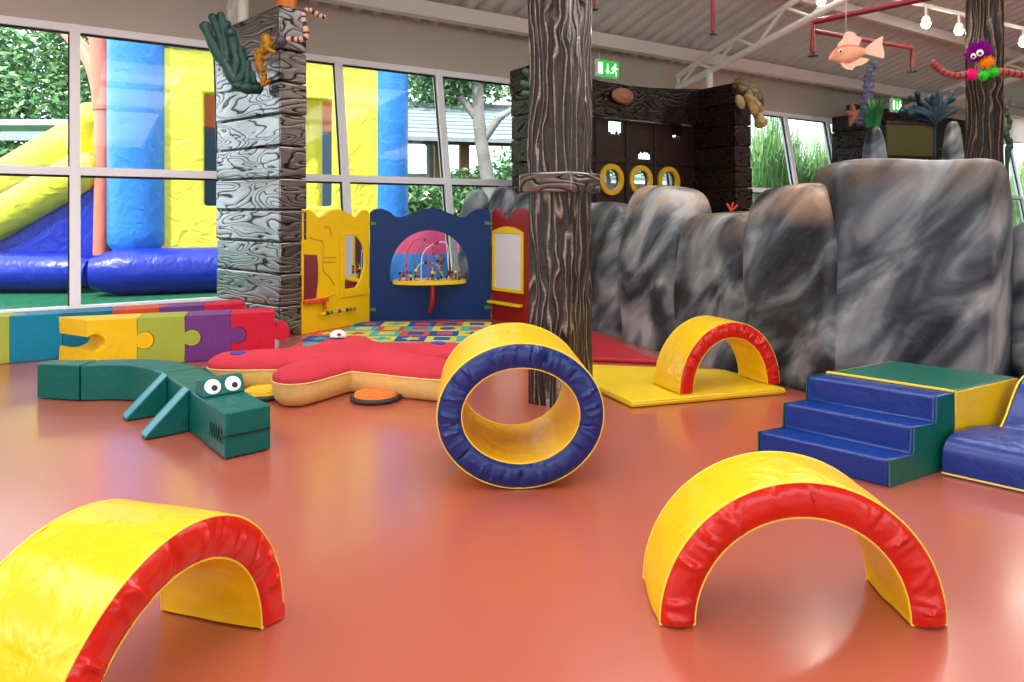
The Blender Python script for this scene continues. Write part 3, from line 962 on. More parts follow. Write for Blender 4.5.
# ================================================================== TEXTURED DISCS
def disc(label, p, m, seed):
    t = thing('sensory_disc', label, 'disc', (p.x, p.y, 0.002), 0, 'bubbled floor discs by the starfish')
    mb = MB(); mb.lathe([(0.0, 0.0), (0.155, 0.0), (0.17, 0.006), (0.172, 0.02), (0.165, 0.03), (0.15, 0.032), (0.146, 0.026), (0.0, 0.026)], 48)
    mb.build('rim', M_dark, t)
    mb = MB(); r = random.Random(seed)
    mb.lathe([(0.147, 0.027), (0.14, 0.037), (0.09, 0.044), (0.0, 0.048)], 40)
    k = 0
    for i in range(240):
        rr_ = 0.135 * math.sqrt((i + 0.5) / 240); a = i * 2.39996
        mb.ball((rr_ * math.cos(a), rr_ * math.sin(a), 0.048 - 0.011 * (rr_ / 0.14) ** 2), (0.0105, 0.0105, 0.009 + r.random() * 0.006), 8, 5)
    mb.build('pad', m, t, fixn=False)
disc('orange bubbled rubber disc on the floor in front of the starfish', F(376, 399), M_orange_pad, 1)
disc('yellow bubbled rubber disc half under the starfish arm near the crocodile', Vector((-1.685, 4.72, 0)), M_yellow_pad, 2)

# ================================================================== FOAM FLOOR TILES
TC = [('teal', pm('teal tile foam', C(70, 176, 170), 0.8, 0.2)), ('blue', pm('blue tile foam', C(36, 84, 158), 0.8, 0.2)),
      ('orange red', pm('orange red tile foam', C(206, 84, 74), 0.8, 0.2)), ('lime yellow', pm('lime tile foam', C(208, 208, 76), 0.8, 0.2))]
TS = 0.30
def tile_outline(s=TS, tooth=0.02, n=5):
    pts = []
    def side(a_, b_, inv):
        a_, b_ = Vector(a_), Vector(b_); dd = (b_ - a_); nn = Vector((dd.y, -dd.x)).normalized()
        for i in range(n * 2):
            t0 = i / (n * 2)
            off = -tooth * (1 if (i % 2) ^ inv else 0)
            pts.append(a_ + dd * t0 + nn * off); pts.append(a_ + dd * (i + 1) / (n * 2) + nn * off)
    side((0, 0), (s, 0), 0); side((s, 0), (s, s), 0); side((s, s), (0, s), 0); side((0, s), (0, 0), 0)
    out = []
    for p in pts:
        if not out or (Vector(out[-1]) - p).length > 1e-6: out.append((p.x, p.y))
    if (Vector(out[0]) - Vector(out[-1])).length < 1e-6: out.pop()
    return out
tile_mesh = {}
def tile(label, loc, ci, ii, shape):
    nm, m = TC[ci]
    t = thing('foam_tile', label, 'floor tile', loc, 0, 'interlocking foam floor tiles')
    key = (ci,)
    if key not in tile_mesh:
        mb = MB(); s = TS
        mb.plate([(0.002, 0.002), (s - .002, 0.002), (s - .002, s - .002), (0.002, s - .002)], (), 0.0, 0.011, lambda x, y, z: (x, z, y))
        for k in range(5):
            for (x_, y_) in ((s - 0.002, 0.03 + k * 0.06), (0.03 + k * 0.06 - 0.0, s - 0.002)):
                if x_ > s - 0.01: mb.box((x_, y_ - 0.014, 0.0), (x_ + 0.02, y_ + 0.014, 0.0105))
                else: mb.box((x_ - 0.014, y_, 0.0), (x_ + 0.014, y_ + 0.02, 0.0105))
        o = mb.build('base', m, t, smooth=0); tile_mesh[key] = o.data
    else:
        o = bpy.data.objects.new('base', tile_mesh[key]); COL.objects.link(o); o.parent = t
    key = (ii, shape, 'i')
    if key not in tile_mesh:
        mb = MB(); c = TS / 2 + 0.01
        pts = {0: circ(c, c, 0.085, 24), 1: [(c - .08, c - .08), (c + .08, c - .08), (c + .08, c + .08), (c - .08, c + .08)],
               2: [(c + (0.1 if k % 2 else 0.05) * math.cos(k * PI / 5), c + (0.1 if k % 2 else 0.05) * math.sin(k * PI / 5)) for k in range(10)],
               3: [(c - .09, c - .03), (c - .03, c - .03), (c - .03, c - .09), (c + .03, c - .09), (c + .03, c - .03), (c + .09, c - .03), (c + .09, c + .03), (c + .03, c + .03), (c + .03, c + .09), (c - .03, c + .09), (c - .03, c + .03), (c - .09, c + .03)]}[shape]
        mb.plate(pts, (), 0.0112, 0.0135, lambda x, y, z: (x, z, y))
        o = mb.build('insert', TC[ii][1], t, smooth=0); tile_mesh[key] = o.data
    else:
        o = bpy.data.objects.new('insert', tile_mesh[key]); COL.objects.link(o); o.parent = t
ordn = ['first', 'second', 'third', 'fourth', 'fifth', 'sixth', 'seventh', 'eighth', 'ninth', 'tenth']
rt = random.Random(4)
rows = 6
prev = []
for r_ in range(rows):
    y = 6.04 + r_ * TS
    ed = (-1.8 if r_ == 0 else -2.27 + (y + TS / 2 - 6.2) * 0.345)
    n = 0; cur = []
    for k in range(0, 8):
        x = -2.35 + k * TS
        if x + TS * 0.45 < ed: cur.append(-1); continue
        if x > (-0.3 if r_ == 5 else -0.05): continue
        ch = [c for c in range(4) if (not cur or cur[-1] != c) and (k >= len(prev) or prev[k] != c)]
        ci = rt.choice(ch); cur.append(ci)
        ii = rt.choice([c for c in range(4) if c != ci])
        tile('%s foam tile, %s insert, %s in from window side, %s row from starfish' % (TC[ci][0], TC[ii][0], ordn[n], ordn[r_]), (x, y, 0.001), ci, ii, rt.randrange(4))
        n += 1
    prev = cur

# ================================================================== PLAY PANELS
def crest(w, h, dip):
    """double-hump top edge, listed from right to left"""
    key = [(w, h - 0.05), (w * 0.97, h - 0.012), (w * 0.91, h), (w * 0.84, h - 0.035), (w * 0.77, h - dip), (w * 0.68, h - dip + 0.035), (w * 0.58, h - 0.01), (w * 0.5, h + 0.005),
           (w * 0.42, h - 0.01), (w * 0.32, h - dip + 0.035), (w * 0.23, h - dip), (w * 0.16, h - 0.035), (w * 0.09, h), (w * 0.03, h - 0.012), (0, h - 0.05)]
    c = smooth_curve([Vector((p[0], p[1], 0)) for p in key], 4)
    return [(p.x, p.y) for p in c]
def outline(w, h, dip): return [(0, 0.004), (w, 0.004)] + crest(w, h, dip)
def hinge_pair(parent, x, zs_):
    for z in zs_:
        mb = MB(); mb.box((x - 0.07, -0.012, z - 0.018), (x + 0.07, -0.001, z + 0.018)); mb.tube([(x, -0.014, z - 0.02), (x, -0.014, z + 0.02)], 0.009, 8)
        mb.build('hinge', M_hinge, parent, bevel=0.002)

# yellow
yo = Vector((-2.15, 7.07, 0)); yd = Vector((0.523, 0.852, 0)).normalized()
yp = thing('play_panel', 'yellow wavy topped play panel with mirrors next to the plank column', 'play panel', yo, math.atan2(yd.y, yd.x))
YL = lambda px, py: on_plane(yo, yd, px, py)
def crp(x, y): return YL(295 + x / 4.7, 200 + y / 4.7)
W_ = 0.985
hole_m = [crp(40, 255), crp(100, 258), crp(107, 300), crp(108, 350), crp(104, 400), crp(96, 465), crp(38, 470)]
ff = [crp(232, 165), crp(285, 168), crp(312, 205), crp(322, 250), crp(322, 310), crp(305, 370), crp(282, 412), crp(228, 420)]
mb = MB(); mb.plate(outline(W_, 1.285, 0.085), (), 0.0, 0.03); mb.build('board', M_pan_yellow, yp, bevel=0.003)
mb = MB(); mb.plate(hole_m, (), -0.008, -0.001); o = mb.build('mirror', M_mirror, yp, smooth=0); o['label'] = 'wavy edged mirror beside the column'
mb = MB(); mb.plate([crp(212, 158), crp(330, 152), crp(330, 442), crp(212, 458)], (ff,), -0.02, -0.0005); mb.build('mirror_frame', M_pan_yellow, yp, bevel=0.003)
mb = MB(); mb.plate(ff, (), -0.006, -0.001); o = mb.build('mirror', M_mirror, yp, smooth=0); o['label'] = 'D shaped mirror in a square yellow frame'
mb = MB()
for path in ([crp(70, 175), crp(95, 185), crp(128, 195), crp(130, 250)], [crp(140, 125), crp(160, 128), crp(170, 160), crp(168, 180)], [crp(130, 250), crp(132, 330), crp(160, 360), crp(185, 400)], [crp(130, 270), crp(190, 268)], [crp(130, 292), crp(190, 290)], [crp(190, 440), crp(120, 470)]):
    mb.tube(smooth_curve([Vector((p[0], -0.002, p[1])) for p in path], 6), 0.008, 6)
mb.build('maze_track', M_groove, yp)
mb = MB(); a_, b_ = crp(38, 478), crp(146, 466); mb.box((0.005, -0.05, min(a_[1], b_[1]) - 0.02), (b_[0], -0.001, min(a_[1], b_[1]) + 0.02)); mb.build('ledge', V_orange, yp, bevel=0.006)
a_, b_ = crp(110, 535), crp(275, 510)
mb = MB(); path = [Vector((a_[0], -0.001, a_[1])), Vector((a_[0], -0.04, a_[1])), Vector((b_[0], -0.04, a_[1])), Vector((b_[0], -0.001, a_[1]))]; mb.tube(path, 0.006, 8); rail = mb.build('bead_rail', M_wire[3], yp)
for k in range(9):
    if k in (3, 5): continue
    mb = MB(); mb.ball((a_[0] + 0.035 + k * (b_[0] - a_[0] - 0.06) / 8, -0.04, a_[1]), 0.021, 12, 8); mb.build('bead', BEADS[(k * 3 + 1) % 5], rail)
a_ = crp(132, 500)
mb = MB(); mb.tube([(a_[0], -0.02, a_[1] + 0.07), (a_[0], -0.03, a_[1] - 0.03)], 0.018, 10); mb.build('peg', V_orange, yp)

# blue
bo = Vector((-1.635, 7.93, 0)); bd = Vector((1.39, 0.20, 0)).normalized()
bp = thing('play_panel', 'navy blue wavy topped play panel with a half round window and bead maze', 'play panel', bo, math.atan2(bd.y, bd.x))
BL = lambda px, py: on_plane(bo, bd, px, py)
W_ = 1.395
hx0, hz0 = BL(389, 281); hx1, _ = BL(469.5, 281); _, hzt = BL(430, 229.6)
hc, hr = (hx0 + hx1) / 2, (hx1 - hx0) / 2
hole = [(hx0, hz0), (hx1, hz0)] + [(hc + hr * math.cos(a), hz0 + 0.10 + (hzt - hz0 - 0.10) * math.sin(a)) for a in [PI * i / 28 for i in range(29)]]
mb = MB(); mb.plate(outline(W_, 1.30, 0.10), (hole,), 0.0, 0.03); mb.build('board', M_pan_blue, bp, bevel=0.003)
mb = MB(); mb.plate(hole, ([(hc + (p[0] - hc) * 0.975, hz0 + (p[1] - hz0) * 0.98 + 0.004) for p in hole],), -0.004, 0.034); o = mb.build('window_rim', M_pan_blue, bp, smooth=0)
mb = MB(); rr_ = hr * 0.92
mb.plate(circ(hc, -0.28, 0.0, 1) and ([(hc - rr_, 0.14), (hc + rr_, 0.14)] and ([(hc + rr_ * math.cos(a), 0.05 + 0.24 * math.sin(a)) for a in [2 * PI * i / 48 for i in range(48)]])), (), hz0 - 0.035, hz0 + 0.004, lambda x, y, z: (x, z - 0.02, y))
shelf = mb.build('shelf', M_pan_yel2, bp, bevel=0.006)
mb = MB(); s0 = hz0 - 0.035
mb.tube(smooth_curve([(hc + 0.03, -0.12, s0), (hc + 0.035, -0.13, s0 - 0.12), (hc + 0.02, -0.11, s0 - 0.25), (hc, -0.06, s0 - 0.33)], 5), [0.028] * 11 + [0.024] * 4 + [0.012], 12); mb.build('handle', M_redwood, bp)
rb = random.Random(12)
wires = [([(-.26, 0), (-.26, .30), (-.18, .45), (-.08, .48), (0.02, .42), (.05, .25), (.05, 0)], 0), ([(-.17, 0), (-.17, .25), (-.1, .38), (0, .40), (.12, .30), (.14, 0)], 1),
         ([(-.1, 0), (-.08, .3), (.05, .42), (.2, .42), (.22, .2), (.22, 0)], 2), ([(-.2, 0), (-.12, .18), (0.0, .2), (.1, .16), (.16, .03)], 3), ([(.1, 0), (.1, .15), (.15, .24), (.2, .15), (.2, 0)], 1), ([(-.02, 0), (.0, .28), (.08, .3), (.1, .2)], 0)]
for path, wi in wires:
    oy = rb.uniform(0.0, 0.07)
    mb = MB(); pts = smooth_curve([(hc + p[0], -0.02 + oy + 0.05 * math.sin(p[0] * 9), hz0 + 0.004 + p[1]) for p in path], 8); mb.tube(pts, 0.006, 6)
    wobj = mb.build('wire', M_wire[wi], bp)
    for q in range(6):
        c = pts[int(rb.choice((rb.uniform(0, 6), rb.uniform(0.35, 0.65) * len(pts), len(pts) - 1 - rb.uniform(0, 6))))]
        mb = MB(); mb.ball(c, 0.02, 10, 6); mb.build('bead', BEADS[rb.randrange(5)], wobj)
for k, x_ in enumerate((-.34, -.30, .30, .34, -.22, .26, -.13, .03)):
    mb = MB(); mb.tube([(hc + x_, -0.06 - 0.05 * (k % 3 == 0), hz0 + 0.004), (hc + x_, -0.06 - 0.05 * (k % 3 == 0), hz0 + 0.10 + 0.06 * (k % 2))], 0.005, 6); pg = mb.build('peg', M_wire[k % 4], bp)
    for q in range(3):
        mb = MB(); mb.ball((hc + x_, -0.06 - 0.05 * (k % 3 == 0), hz0 + 0.026 + q * 0.036), 0.018, 10, 6); mb.build('bead', BEADS[(k + q * 2) % 5], pg)
hinge_pair(bp, 0.0, (1.13, 0.14)); hinge_pair(bp, W_, (1.13, 0.14))

# red
ro = Vector((-0.235, 8.13, 0)); rd = Vector((0.50, -0.60, 0)).normalized()
rp = thing('play_panel', 'brick red wavy topped play panel with a yellow framed whiteboard', 'play panel', ro, math.atan2(rd.y, rd.x))
RL = lambda px, py: on_plane(ro, rd, px, py)
W_ = 0.98
mb = MB(); mb.plate(outline(W_, 1.30, 0.12), (), 0.0, 0.03); mb.build('board', M_pan_red, rp, bevel=0.003)
def crr(x, y): return RL(480 + x / 4.26, 180 + y / 4.26)
fx0, fz0 = crr(58, 470); fx1, fz1 = crr(188, 484); _, fzt = crr(60, 218)
fz0 = (fz0 + fz1) / 2
fo = [(fx0, fz0), (fx1, fz0), (fx1, fzt)] + [(fx1 + (fx0 - fx1) * k / 8, fzt + 0.06 * math.sin(PI * k / 8)) for k in range(1, 8)] + [(fx0, fzt)]
fi = [(fx0 + 0.035, fz0 + 0.04), (fx1 - 0.035, fz0 + 0.04), (fx1 - 0.035, fzt - 0.02), (fx0 + 0.035, fzt - 0.02)]
mb = MB(); mb.plate(fo, (fi,), -0.025, -0.0005); mb.build('board_frame', M_pan_yel2, rp, bevel=0.004)
mb = MB(); mb.plate(fi, (), -0.008, -0.001); mb.build('whiteboard', M_wboard, rp, smooth=0)
lx0, lz = crr(48, 508); lx1, _ = crr(184, 518)
mb = MB(); mb.box((lx0, -0.07, lz - 0.035), (lx1, -0.001, lz - 0.005)); mb.build('pen_tray', M_pan_yel2, rp, bevel=0.006)

# ================================================================== BARK POSTS
def bark_post(label, corner, m, collar, zc=1.55, height=5.55):
    """corner = nearest corner on the floor"""
    ex = Vector((-0.83, 0.555, 0)); S = 0.31
    t = thing('bark_post', label, 'post', corner, math.atan2(ex.y, ex.x), 'carved bark posts')
    mb = MB(); n = 14; nz = 120
    vs = []
    per = []
    for (x0, y0, x1, y1) in ((0, 0, S, 0), (S, 0, S, -S), (S, -S, 0, -S), (0, -S, 0, 0)):
        for k in range(n): per.append((x0 + (x1 - x0) * k / n, y0 + (y1 - y0) * k / n))
    K = len(per)
    for j in range(nz + 1):
        z = height * j / nz
        for (x, y) in per:
            q = Vector((x * 9, y * 9, z * 1.6))
            nn = noise.noise(q) * 0.016 + noise.noise(Vector((x * 24, y * 24, z * 3))) * 0.008
            dx, dy = x - S / 2, y + S / 2
            rr_ = math.hypot(dx, dy); k = 1 + nn / rr_
            lim = 0.225                                     # soften the arrises
            if rr_ * k > lim: k *= (lim / (rr_ * k)) ** 0.8
            vs.append((S / 2 + dx * k, -S / 2 + dy * k, z))
    fs = [(j * K + i, j * K + (i + 1) % K, (j + 1) * K + (i + 1) % K, (j + 1) * K + i) for j in range(nz) for i in range(K)]
    fs += [tuple(range(K - 1, -1, -1)), tuple(nz * K + i for i in range(K))]
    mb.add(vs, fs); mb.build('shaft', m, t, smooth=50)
    if collar:
        mb = MB(); o_ = 0.045
        outer = [(-o_, o_), (S + o_, o_), (S + o_, -S - o_), (-o_, -S - o_)]
        inner = [(0.012, -0.012), (S - .012, -0.012), (S - .012, -S + .012), (0.012, -S + .012)]
        mb.plate(outer, (inner,), zc - 0.065, zc + 0.065, lambda x, y, z: (x, z, y)); mb.build('collar', M_plank, t, bevel=0.012)
    return t
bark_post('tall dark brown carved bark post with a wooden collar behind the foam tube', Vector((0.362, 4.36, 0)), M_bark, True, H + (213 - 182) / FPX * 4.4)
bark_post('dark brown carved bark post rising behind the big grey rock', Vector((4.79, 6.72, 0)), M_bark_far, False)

# ================================================================== PLANK COLUMN
cx_ = Vector((-0.78, 0.63, 0)).normalized()
pc0 = Vector((-2.31, 6.9, 0))
pcn = thing('plank_column', 'tall column clad in carved varnished planks beside the yellow play panel', 'column', pc0, math.atan2(cx_.y, cx_.x))
rp_ = random.Random(3)
for k in range(10):
    z0, z1 = k * 0.322, (k + 1) * 0.322 - 0.012
    a_, b_ = rp_.uniform(0, 0.018), rp_.uniform(0, 0.018)
    mb = MB()
    zz = [(z0, z0 + rp_.uniform(-.01, .01)), (z1, z1 + rp_.uniform(-.01, .01))]
    if k == 9: zz[1] = (3.33, 3.26)
    vs = []
    for z in zz:
        vs += [(-a_, 0.01 + a_, max(0, z[0])), (1.23 + b_, 0.01 + a_, max(0, z[1])), (1.23 + b_, -0.29, max(0, z[1])), (-a_, -0.29 - b_ * .5, max(0, z[0]))]
    mb.add(vs, [(0, 1, 2, 3), (7, 6, 5, 4), (0, 4, 5, 1), (1, 5, 6, 2), (2, 6, 7, 3), (3, 7, 4, 0)])
    mb.build('plank', M_plank, pcn, bevel=0.016, bseg=3)
mb = MB(); mb.box((0.03, -0.26, 0.0), (1.2, -0.02, 3.24)); mb.build('core', M_plank_dark, pcn, smooth=0)

mb = MB(); pt = D(286, 3, 7.1); mb.lathe([(0.0, 3.24), (0.10, 3.24), (0.10, 3.78), (0.085, 3.82), (0.0, 3.83)], 20)
o = mb.build('pine_post', M_opost); o.location = (pt.x - 0.02, pt.y + 0.08, 0.0)
tag(o, 'short orange pine post standing on top of the plank column', 'post')

# dark green coral on the column
Yc = 6.85
def coral(name, label, m, branches, cat='coral'):
    base = branches[0][0][0]
    t = thing(name, label, cat, base)
    mb = MB()
    for pts, r0, r1 in branches:
        P = smooth_curve([Vector(p) - Vector(base) for p in pts], 5)
        n = len(P)
        R = [r0 + (r1 - r0) * i / (n - 1) for i in range(n)]
        R = [r * (1 + 0.3 * noise.noise(Vector((i * 0.9, r0 * 50, 0)))) for i, r in enumerate(R)]
        mb.tube(P, R, 10)
        mb.ball(P[-1], R[-1] * 1.05, 10, 6); mb.ball(P[0], R[0], 10, 6)
    mb.build('branches', m, t, smooth=60, fixn=False)
    return t
def q(px, py, dy=0.0): return D(195 + px / 6.2, py / 6.2, Yc + dy)
coral('hand_coral', 'dark green branching coral fixed to the top of the plank column', M_coral_g, [
    ([q(330, 545, .10), q(250, 500), q(190, 400), q(140, 330), q(60, 170, -.05)], 0.068, 0.049),
    ([q(190, 400), q(165, 250), q(110, 110, -.05)], 0.051, 0.045),
    ([q(200, 380), q(190, 250), q(160, 100, -.02)], 0.048, 0.045),
    ([q(240, 480), q(260, 380), q(235, 260), q(220, 205, -.03)], 0.058, 0.054),
    ([q(270, 500), q(310, 420), q(285, 310, -.03)], 0.051, 0.045),
    ([q(320, 530), q(330, 470), q(325, 395)], 0.041, 0.041),
    ([q(260, 530), q(330, 545), q(385, 545, .1)], 0.058, 0.062),
    ([q(360, 545, .05), q(365, 500), q(355, 460)], 0.034, 0.031),
    ([q(100, 230, -.03), q(70, 150, -.05), q(50, 165, -.06)], 0.034, 0.035),
    ([q(170, 260), q(190, 190), q(200, 150)], 0.034, 0.035)])
sh = coral('seahorse_ornament', 'antique gold seahorse ornament on the plank column next to the green coral', M_gold, [
    ([q(440, 240, -.1), q(450, 290, -.1), q(405, 340, -.08), q(400, 410, -.08), q(430, 470, -.06), q(420, 525, -.05), q(455, 505, -.06)], 0.052, 0.020),
    ([q(440, 290, -.12), q(465, 310, -.14), q(490, 320, -.14)], 0.035, 0.017),
    ([q(430, 260, -.1), q(470, 225, -.1)], 0.021, 0.007), ([q(400, 320, -.1), q(370, 310, -.1)], 0.017, 0.007),
    ([q(395, 380, -.08), q(370, 390, -.08)], 0.021, 0.008), ([q(425, 280, -.1), q(400, 270, -.1)], 0.017, 0.007),
    ([q(450, 300, -.1), q(480, 270, -.12), q(500, 240, -.12)], 0.02, 0.006), ([q(405, 350, -.08), q(440, 360, -.12), q(470, 350, -.12)], 0.03, 0.008), ([q(405, 420, -.08), q(380, 430, -.08), q(365, 405, -.08)], 0.02, 0.006), ([q(420, 300, -.1), q(380, 330, -.1), q(372, 360, -.1)], 0.03, 0.01), ([q(415, 440, -.1), q(440, 430, -.12), q(462, 440, -.12)], 0.02, 0.006)], 'ornament')
# striped eel
ee = thing('striped_eel', 'striped peach and brown toy eel draped over the corner of the plank column', 'ornament', q(530, 250, -.12))
pts = [q(535, 255, -.10), q(600, 240, -.10), q(650, 245, -.11), q(690, 225, -.1), q(680, 150, -.1), q(672, 90, -.1), q(700, 60, -.08), q(745, 80, -.06), q(790, 105, -.06), q(812, 98, -.05)]
P = smooth_curve([p - Vector(ee.location) for p in pts], 5)
mb = MB(); mb.tube(P, [0.028] * 18 + [0.024] * (len(P) - 24) + [0.018] * 6, 10, mats=[0, 0, 1, 0, 0, 1, 1]); mb.build('body', [M_worm_p, M_worm_d], ee)
mb = MB(); mb.ball(P[0], 0.055, 14, 8); mb.build('head', pm('slate eel head', C(70, 66, 92), 0.4), ee)

# ================================================================== WOODEN ENTRANCE
RC = Vector((3.49, 10.8, 0))
ent = thing('timber_entrance', 'dark timber doorway front with porthole doors below the exit sign', 'entrance', RC, WA)
def plank_stack(parent, x0, x1, y0, y1, h, n, m, seed, nm='pillar'):
    r = random.Random(seed); mb = MB()
    for k in range(n):
        z0, z1 = h * k / n, h * (k + 1) / n - 0.012
        j = [r.uniform(0, 0.035) for _ in range(4)]
        mb.box((x0 - j[0], y0 - j[1], z0), (x1 + j[2], y1 + j[3] * .3, z1))
    mb.box((x0 + .02, y0 + .02, 0), (x1 - .02, y1 - .02, h - .01))
    return mb.build(nm, m, parent, bevel=0.012)
plank_stack(ent, 0.0, 0.36, 0.0, 0.93, 3.3, 10, M_plank_dark, 1)
plank_stack(ent, -3.55, -3.19, 0.0, 0.93, 3.25, 10, M_plank_dark, 2)
# sagging lintel
mb = MB(); n = 24; vs = []
for i in range(n + 1):
    x = -3.19 + 3.19 * i / n
    sag = 0.10 * math.sin(PI * i / n)
    for (y, z) in ((0.70, 2.70), (0.92, 2.70), (0.92, 3.30 - sag), (0.70, 3.30 - sag)): vs.append((x, y + 0.02 * math.sin(i * 1.7), z))
fs = [(i * 4 + k, i * 4 + (k + 1) % 4, i * 4 + 4 + (k + 1) % 4, i * 4 + 4 + k) for i in range(n) for k in range(4)] + [(0, 1, 2, 3), (n * 4 + 3, n * 4 + 2, n * 4 + 1, n * 4)]
mb.add(vs, fs); mb.build('lintel', M_plank_dark, ent, smooth=40)
M_ring = pm('brass yellow ring', C(196, 160, 20), 0.4)
eo = RC + WN * 0.85
def EL(px, py):
    x, z = on_plane(eo, WD, px, py)
    return x, z
pc = [EL(610.2, 181), EL(640.5, 180), EL(667.5, 180)]
sp_ = (pc[2][0] - pc[0][0]) / 2
ctr = [(pc[0][0] + sp_ * k, 1.76) for k in (-2, -1, 0, 1, 2)]
lz = [EL(612, 121), EL(626, 140), EL(640, 148), EL(653, 161), EL(671, 124), EL(682, 143)]
for k, (x, z) in enumerate(ctr):
    xa, xb = x - sp_ / 2 + 0.008, x + sp_ / 2 - 0.008
    if k == 4: xb = -0.02
    if xa < -3.17: xa = -3.17
    holes = [circ(x, z, 0.165, 28)]
    def slot(p, q_, teeth_down):
        x0, x1 = p[0], q_[0]; z1, z0 = p[1], q_[1]
        n = 4; o = []
        if teeth_down:
            o = [(x1, z1), (x0, z1)]
            for i in range(n * 2 + 1): o.append((x0 + (x1 - x0) * i / (n * 2), z0 + (0.09 if i % 2 else 0.0) + 0.02 * ((i * 7) % 3)))
        else:
            o = [(x0, z0), (x1, z0)]
            for i in range(n * 2 + 1): o.append((x1 + (x0 - x1) * i / (n * 2), z1 - (0.07 if i % 2 else 0.0) - 0.01 * ((i * 5) % 3)))
        return o
    for (p, q_, td) in ((lz[0], lz[1], True), (lz[2], lz[3], False), (lz[4], lz[5], True)):
        cxm = (p[0] + q_[0]) / 2
        if xa + 0.03 < p[0] and q_[0] < xb - 0.03: holes.append(slot(p, q_, td))
        elif xa < cxm < xb:
            w = (q_[0] - p[0]); s0 = max(xa + 0.04, min(p[0], xb - 0.04 - w)); holes.append(slot((s0, p[1]), (s0 + w, q_[1]), td))
    mb = MB(); mb.plate([(xa, 0.02), (xb, 0.02), (xb, 2.69), (xa, 2.69)], holes, 0.85, 0.90)
    dr = mb.build('door', M_door, ent, smooth=0)
    mb = MB(); mb.plate(circ(x, z, 0.24, 36), (circ(x, z, 0.16, 36),), 0.80, 0.848); pr = mb.build('porthole_ring', M_ring, dr, bevel=0.012)
    mb = MB(); mb.plate(circ(x, z, 0.163, 28), (), 0.868, 0.874); mb.build('porthole_glass', M_glass, dr, smooth=0)
    mb = MB(); mb.box((xa, 0.825, 2.02), (xb, 0.849, 2.10)); mb.box((xa, 0.825, 1.30), (xb, 0.849, 1.38)); mb.box((xa - .006, 0.825, 0.02), (xa + .05, 0.849, 2.69)); mb.build('batten', M_door, dr, bevel=0.004)
plx, plz = on_plane(RC + WN * 0.66, WD, 622, 96)
pq = RC + WN * 0.66 + WD * plx + Vector((0, 0, plz))
op = thing('shell_plaque', 'oval terracotta shell plaque on the dark lintel', 'ornament', pq, WA)
mb = MB(); mb.lathe([(0.0, 0.05), (0.12, 0.045), (0.19, 0.03), (0.22, 0.0)], 36, (0, -0.02, 0), Matrix(((1, 0, 0), (0, 0, -1), (0, 0.55, 0))))
mb.build('shell', M_plaque, op, fixn=True)
mb = MB()
for k in range(9):
    a = PI * (0.1 + 0.8 * k / 8)
    mb.tube([(0.02 * math.cos(a), -0.075, -0.05), (0.15 * math.cos(a), -0.05, -0.05 + 0.12 * math.sin(a))], 0.006, 6)
mb.build('rib', M_plaque, op)
# green rubber fingers on the far plank pillar beside the window
lc = RC - WD * 3.55
coral('finger_coral', 'pale grey green finger coral on the dark pillar just beside the bark post', pm('grey green coral', C(96, 120, 104), 0.6), [
    ([D(532, 74, 9.2), D(528, 73, 9.1), D(525, 71, 9.05)], 0.05, 0.04), ([D(532, 86, 9.2), D(526, 85, 9.1), D(523, 83, 9.05)], 0.05, 0.04), ([D(533, 96, 9.2), D(527, 94, 9.1), D(524, 93, 9.05)], 0.05, 0.04),
    ([D(533, 72, 9.25), D(534, 96, 9.25)], 0.06, 0.06)])

# turtle
tt = D(748, 96, 10.7)
tu = thing('turtle_ornament', 'olive brown turtle ornament climbing over the corner of the dark timber pillar', 'ornament', tt)
Mr = Matrix.Rotation(math.radians(48), 3, 'Y')
mb = MB(); mb.ball((0, 0, 0.02), (0.31, 0.22, 0.17), 24, 14, Mr); mb.build('shell', shell_mat(), tu)
mb = MB(); mb.ball((0.02, -0.05, -0.10), (0.25, 0.18, 0.10), 20, 12, Mr); mb.build('belly', M_turtle, tu)
mb = MB(); P = smooth_curve([(0.10, -0.06, -0.22), (0.13, -0.08, -0.32), (0.16, -0.1, -0.42), (0.19, -0.1, -0.50)], 5); mb.tube(P, [0.075, 0.075, 0.075, 0.075, 0.075, 0.075, 0.075, 0.08, 0.085, 0.095, 0.10, 0.10, 0.095, 0.085, 0.07, 0.03], 12)
mb.build('head', M_turtle, tu, smooth=60)
for (dx, dz, l) in ((-0.18, -0.12, 0.2), (0.02, -0.2, 0.24)):
    mb = MB(); mb.ball((dx, -0.17, dz), (0.07, 0.05, l * 0.6), 14, 8, Matrix.Rotation(math.radians(-20), 3, 'Y')); mb.build('flipper', M_turtle, tu)
rc = coral('small_coral', 'small orange red coral tuft on top of the rocks before the timber pillar', M_coral_red, [
    ([D(731, 211, 5.75), D(729, 207, 5.75), D(727, 204, 5.75)], 0.012, 0.008), ([D(731, 211, 5.75), D(732, 206, 5.75), D(733, 203, 5.75)], 0.012, 0.008), ([D(731, 211, 5.75), D(735, 208, 5.75), D(737, 205, 5.75)], 0.012, 0.007)])

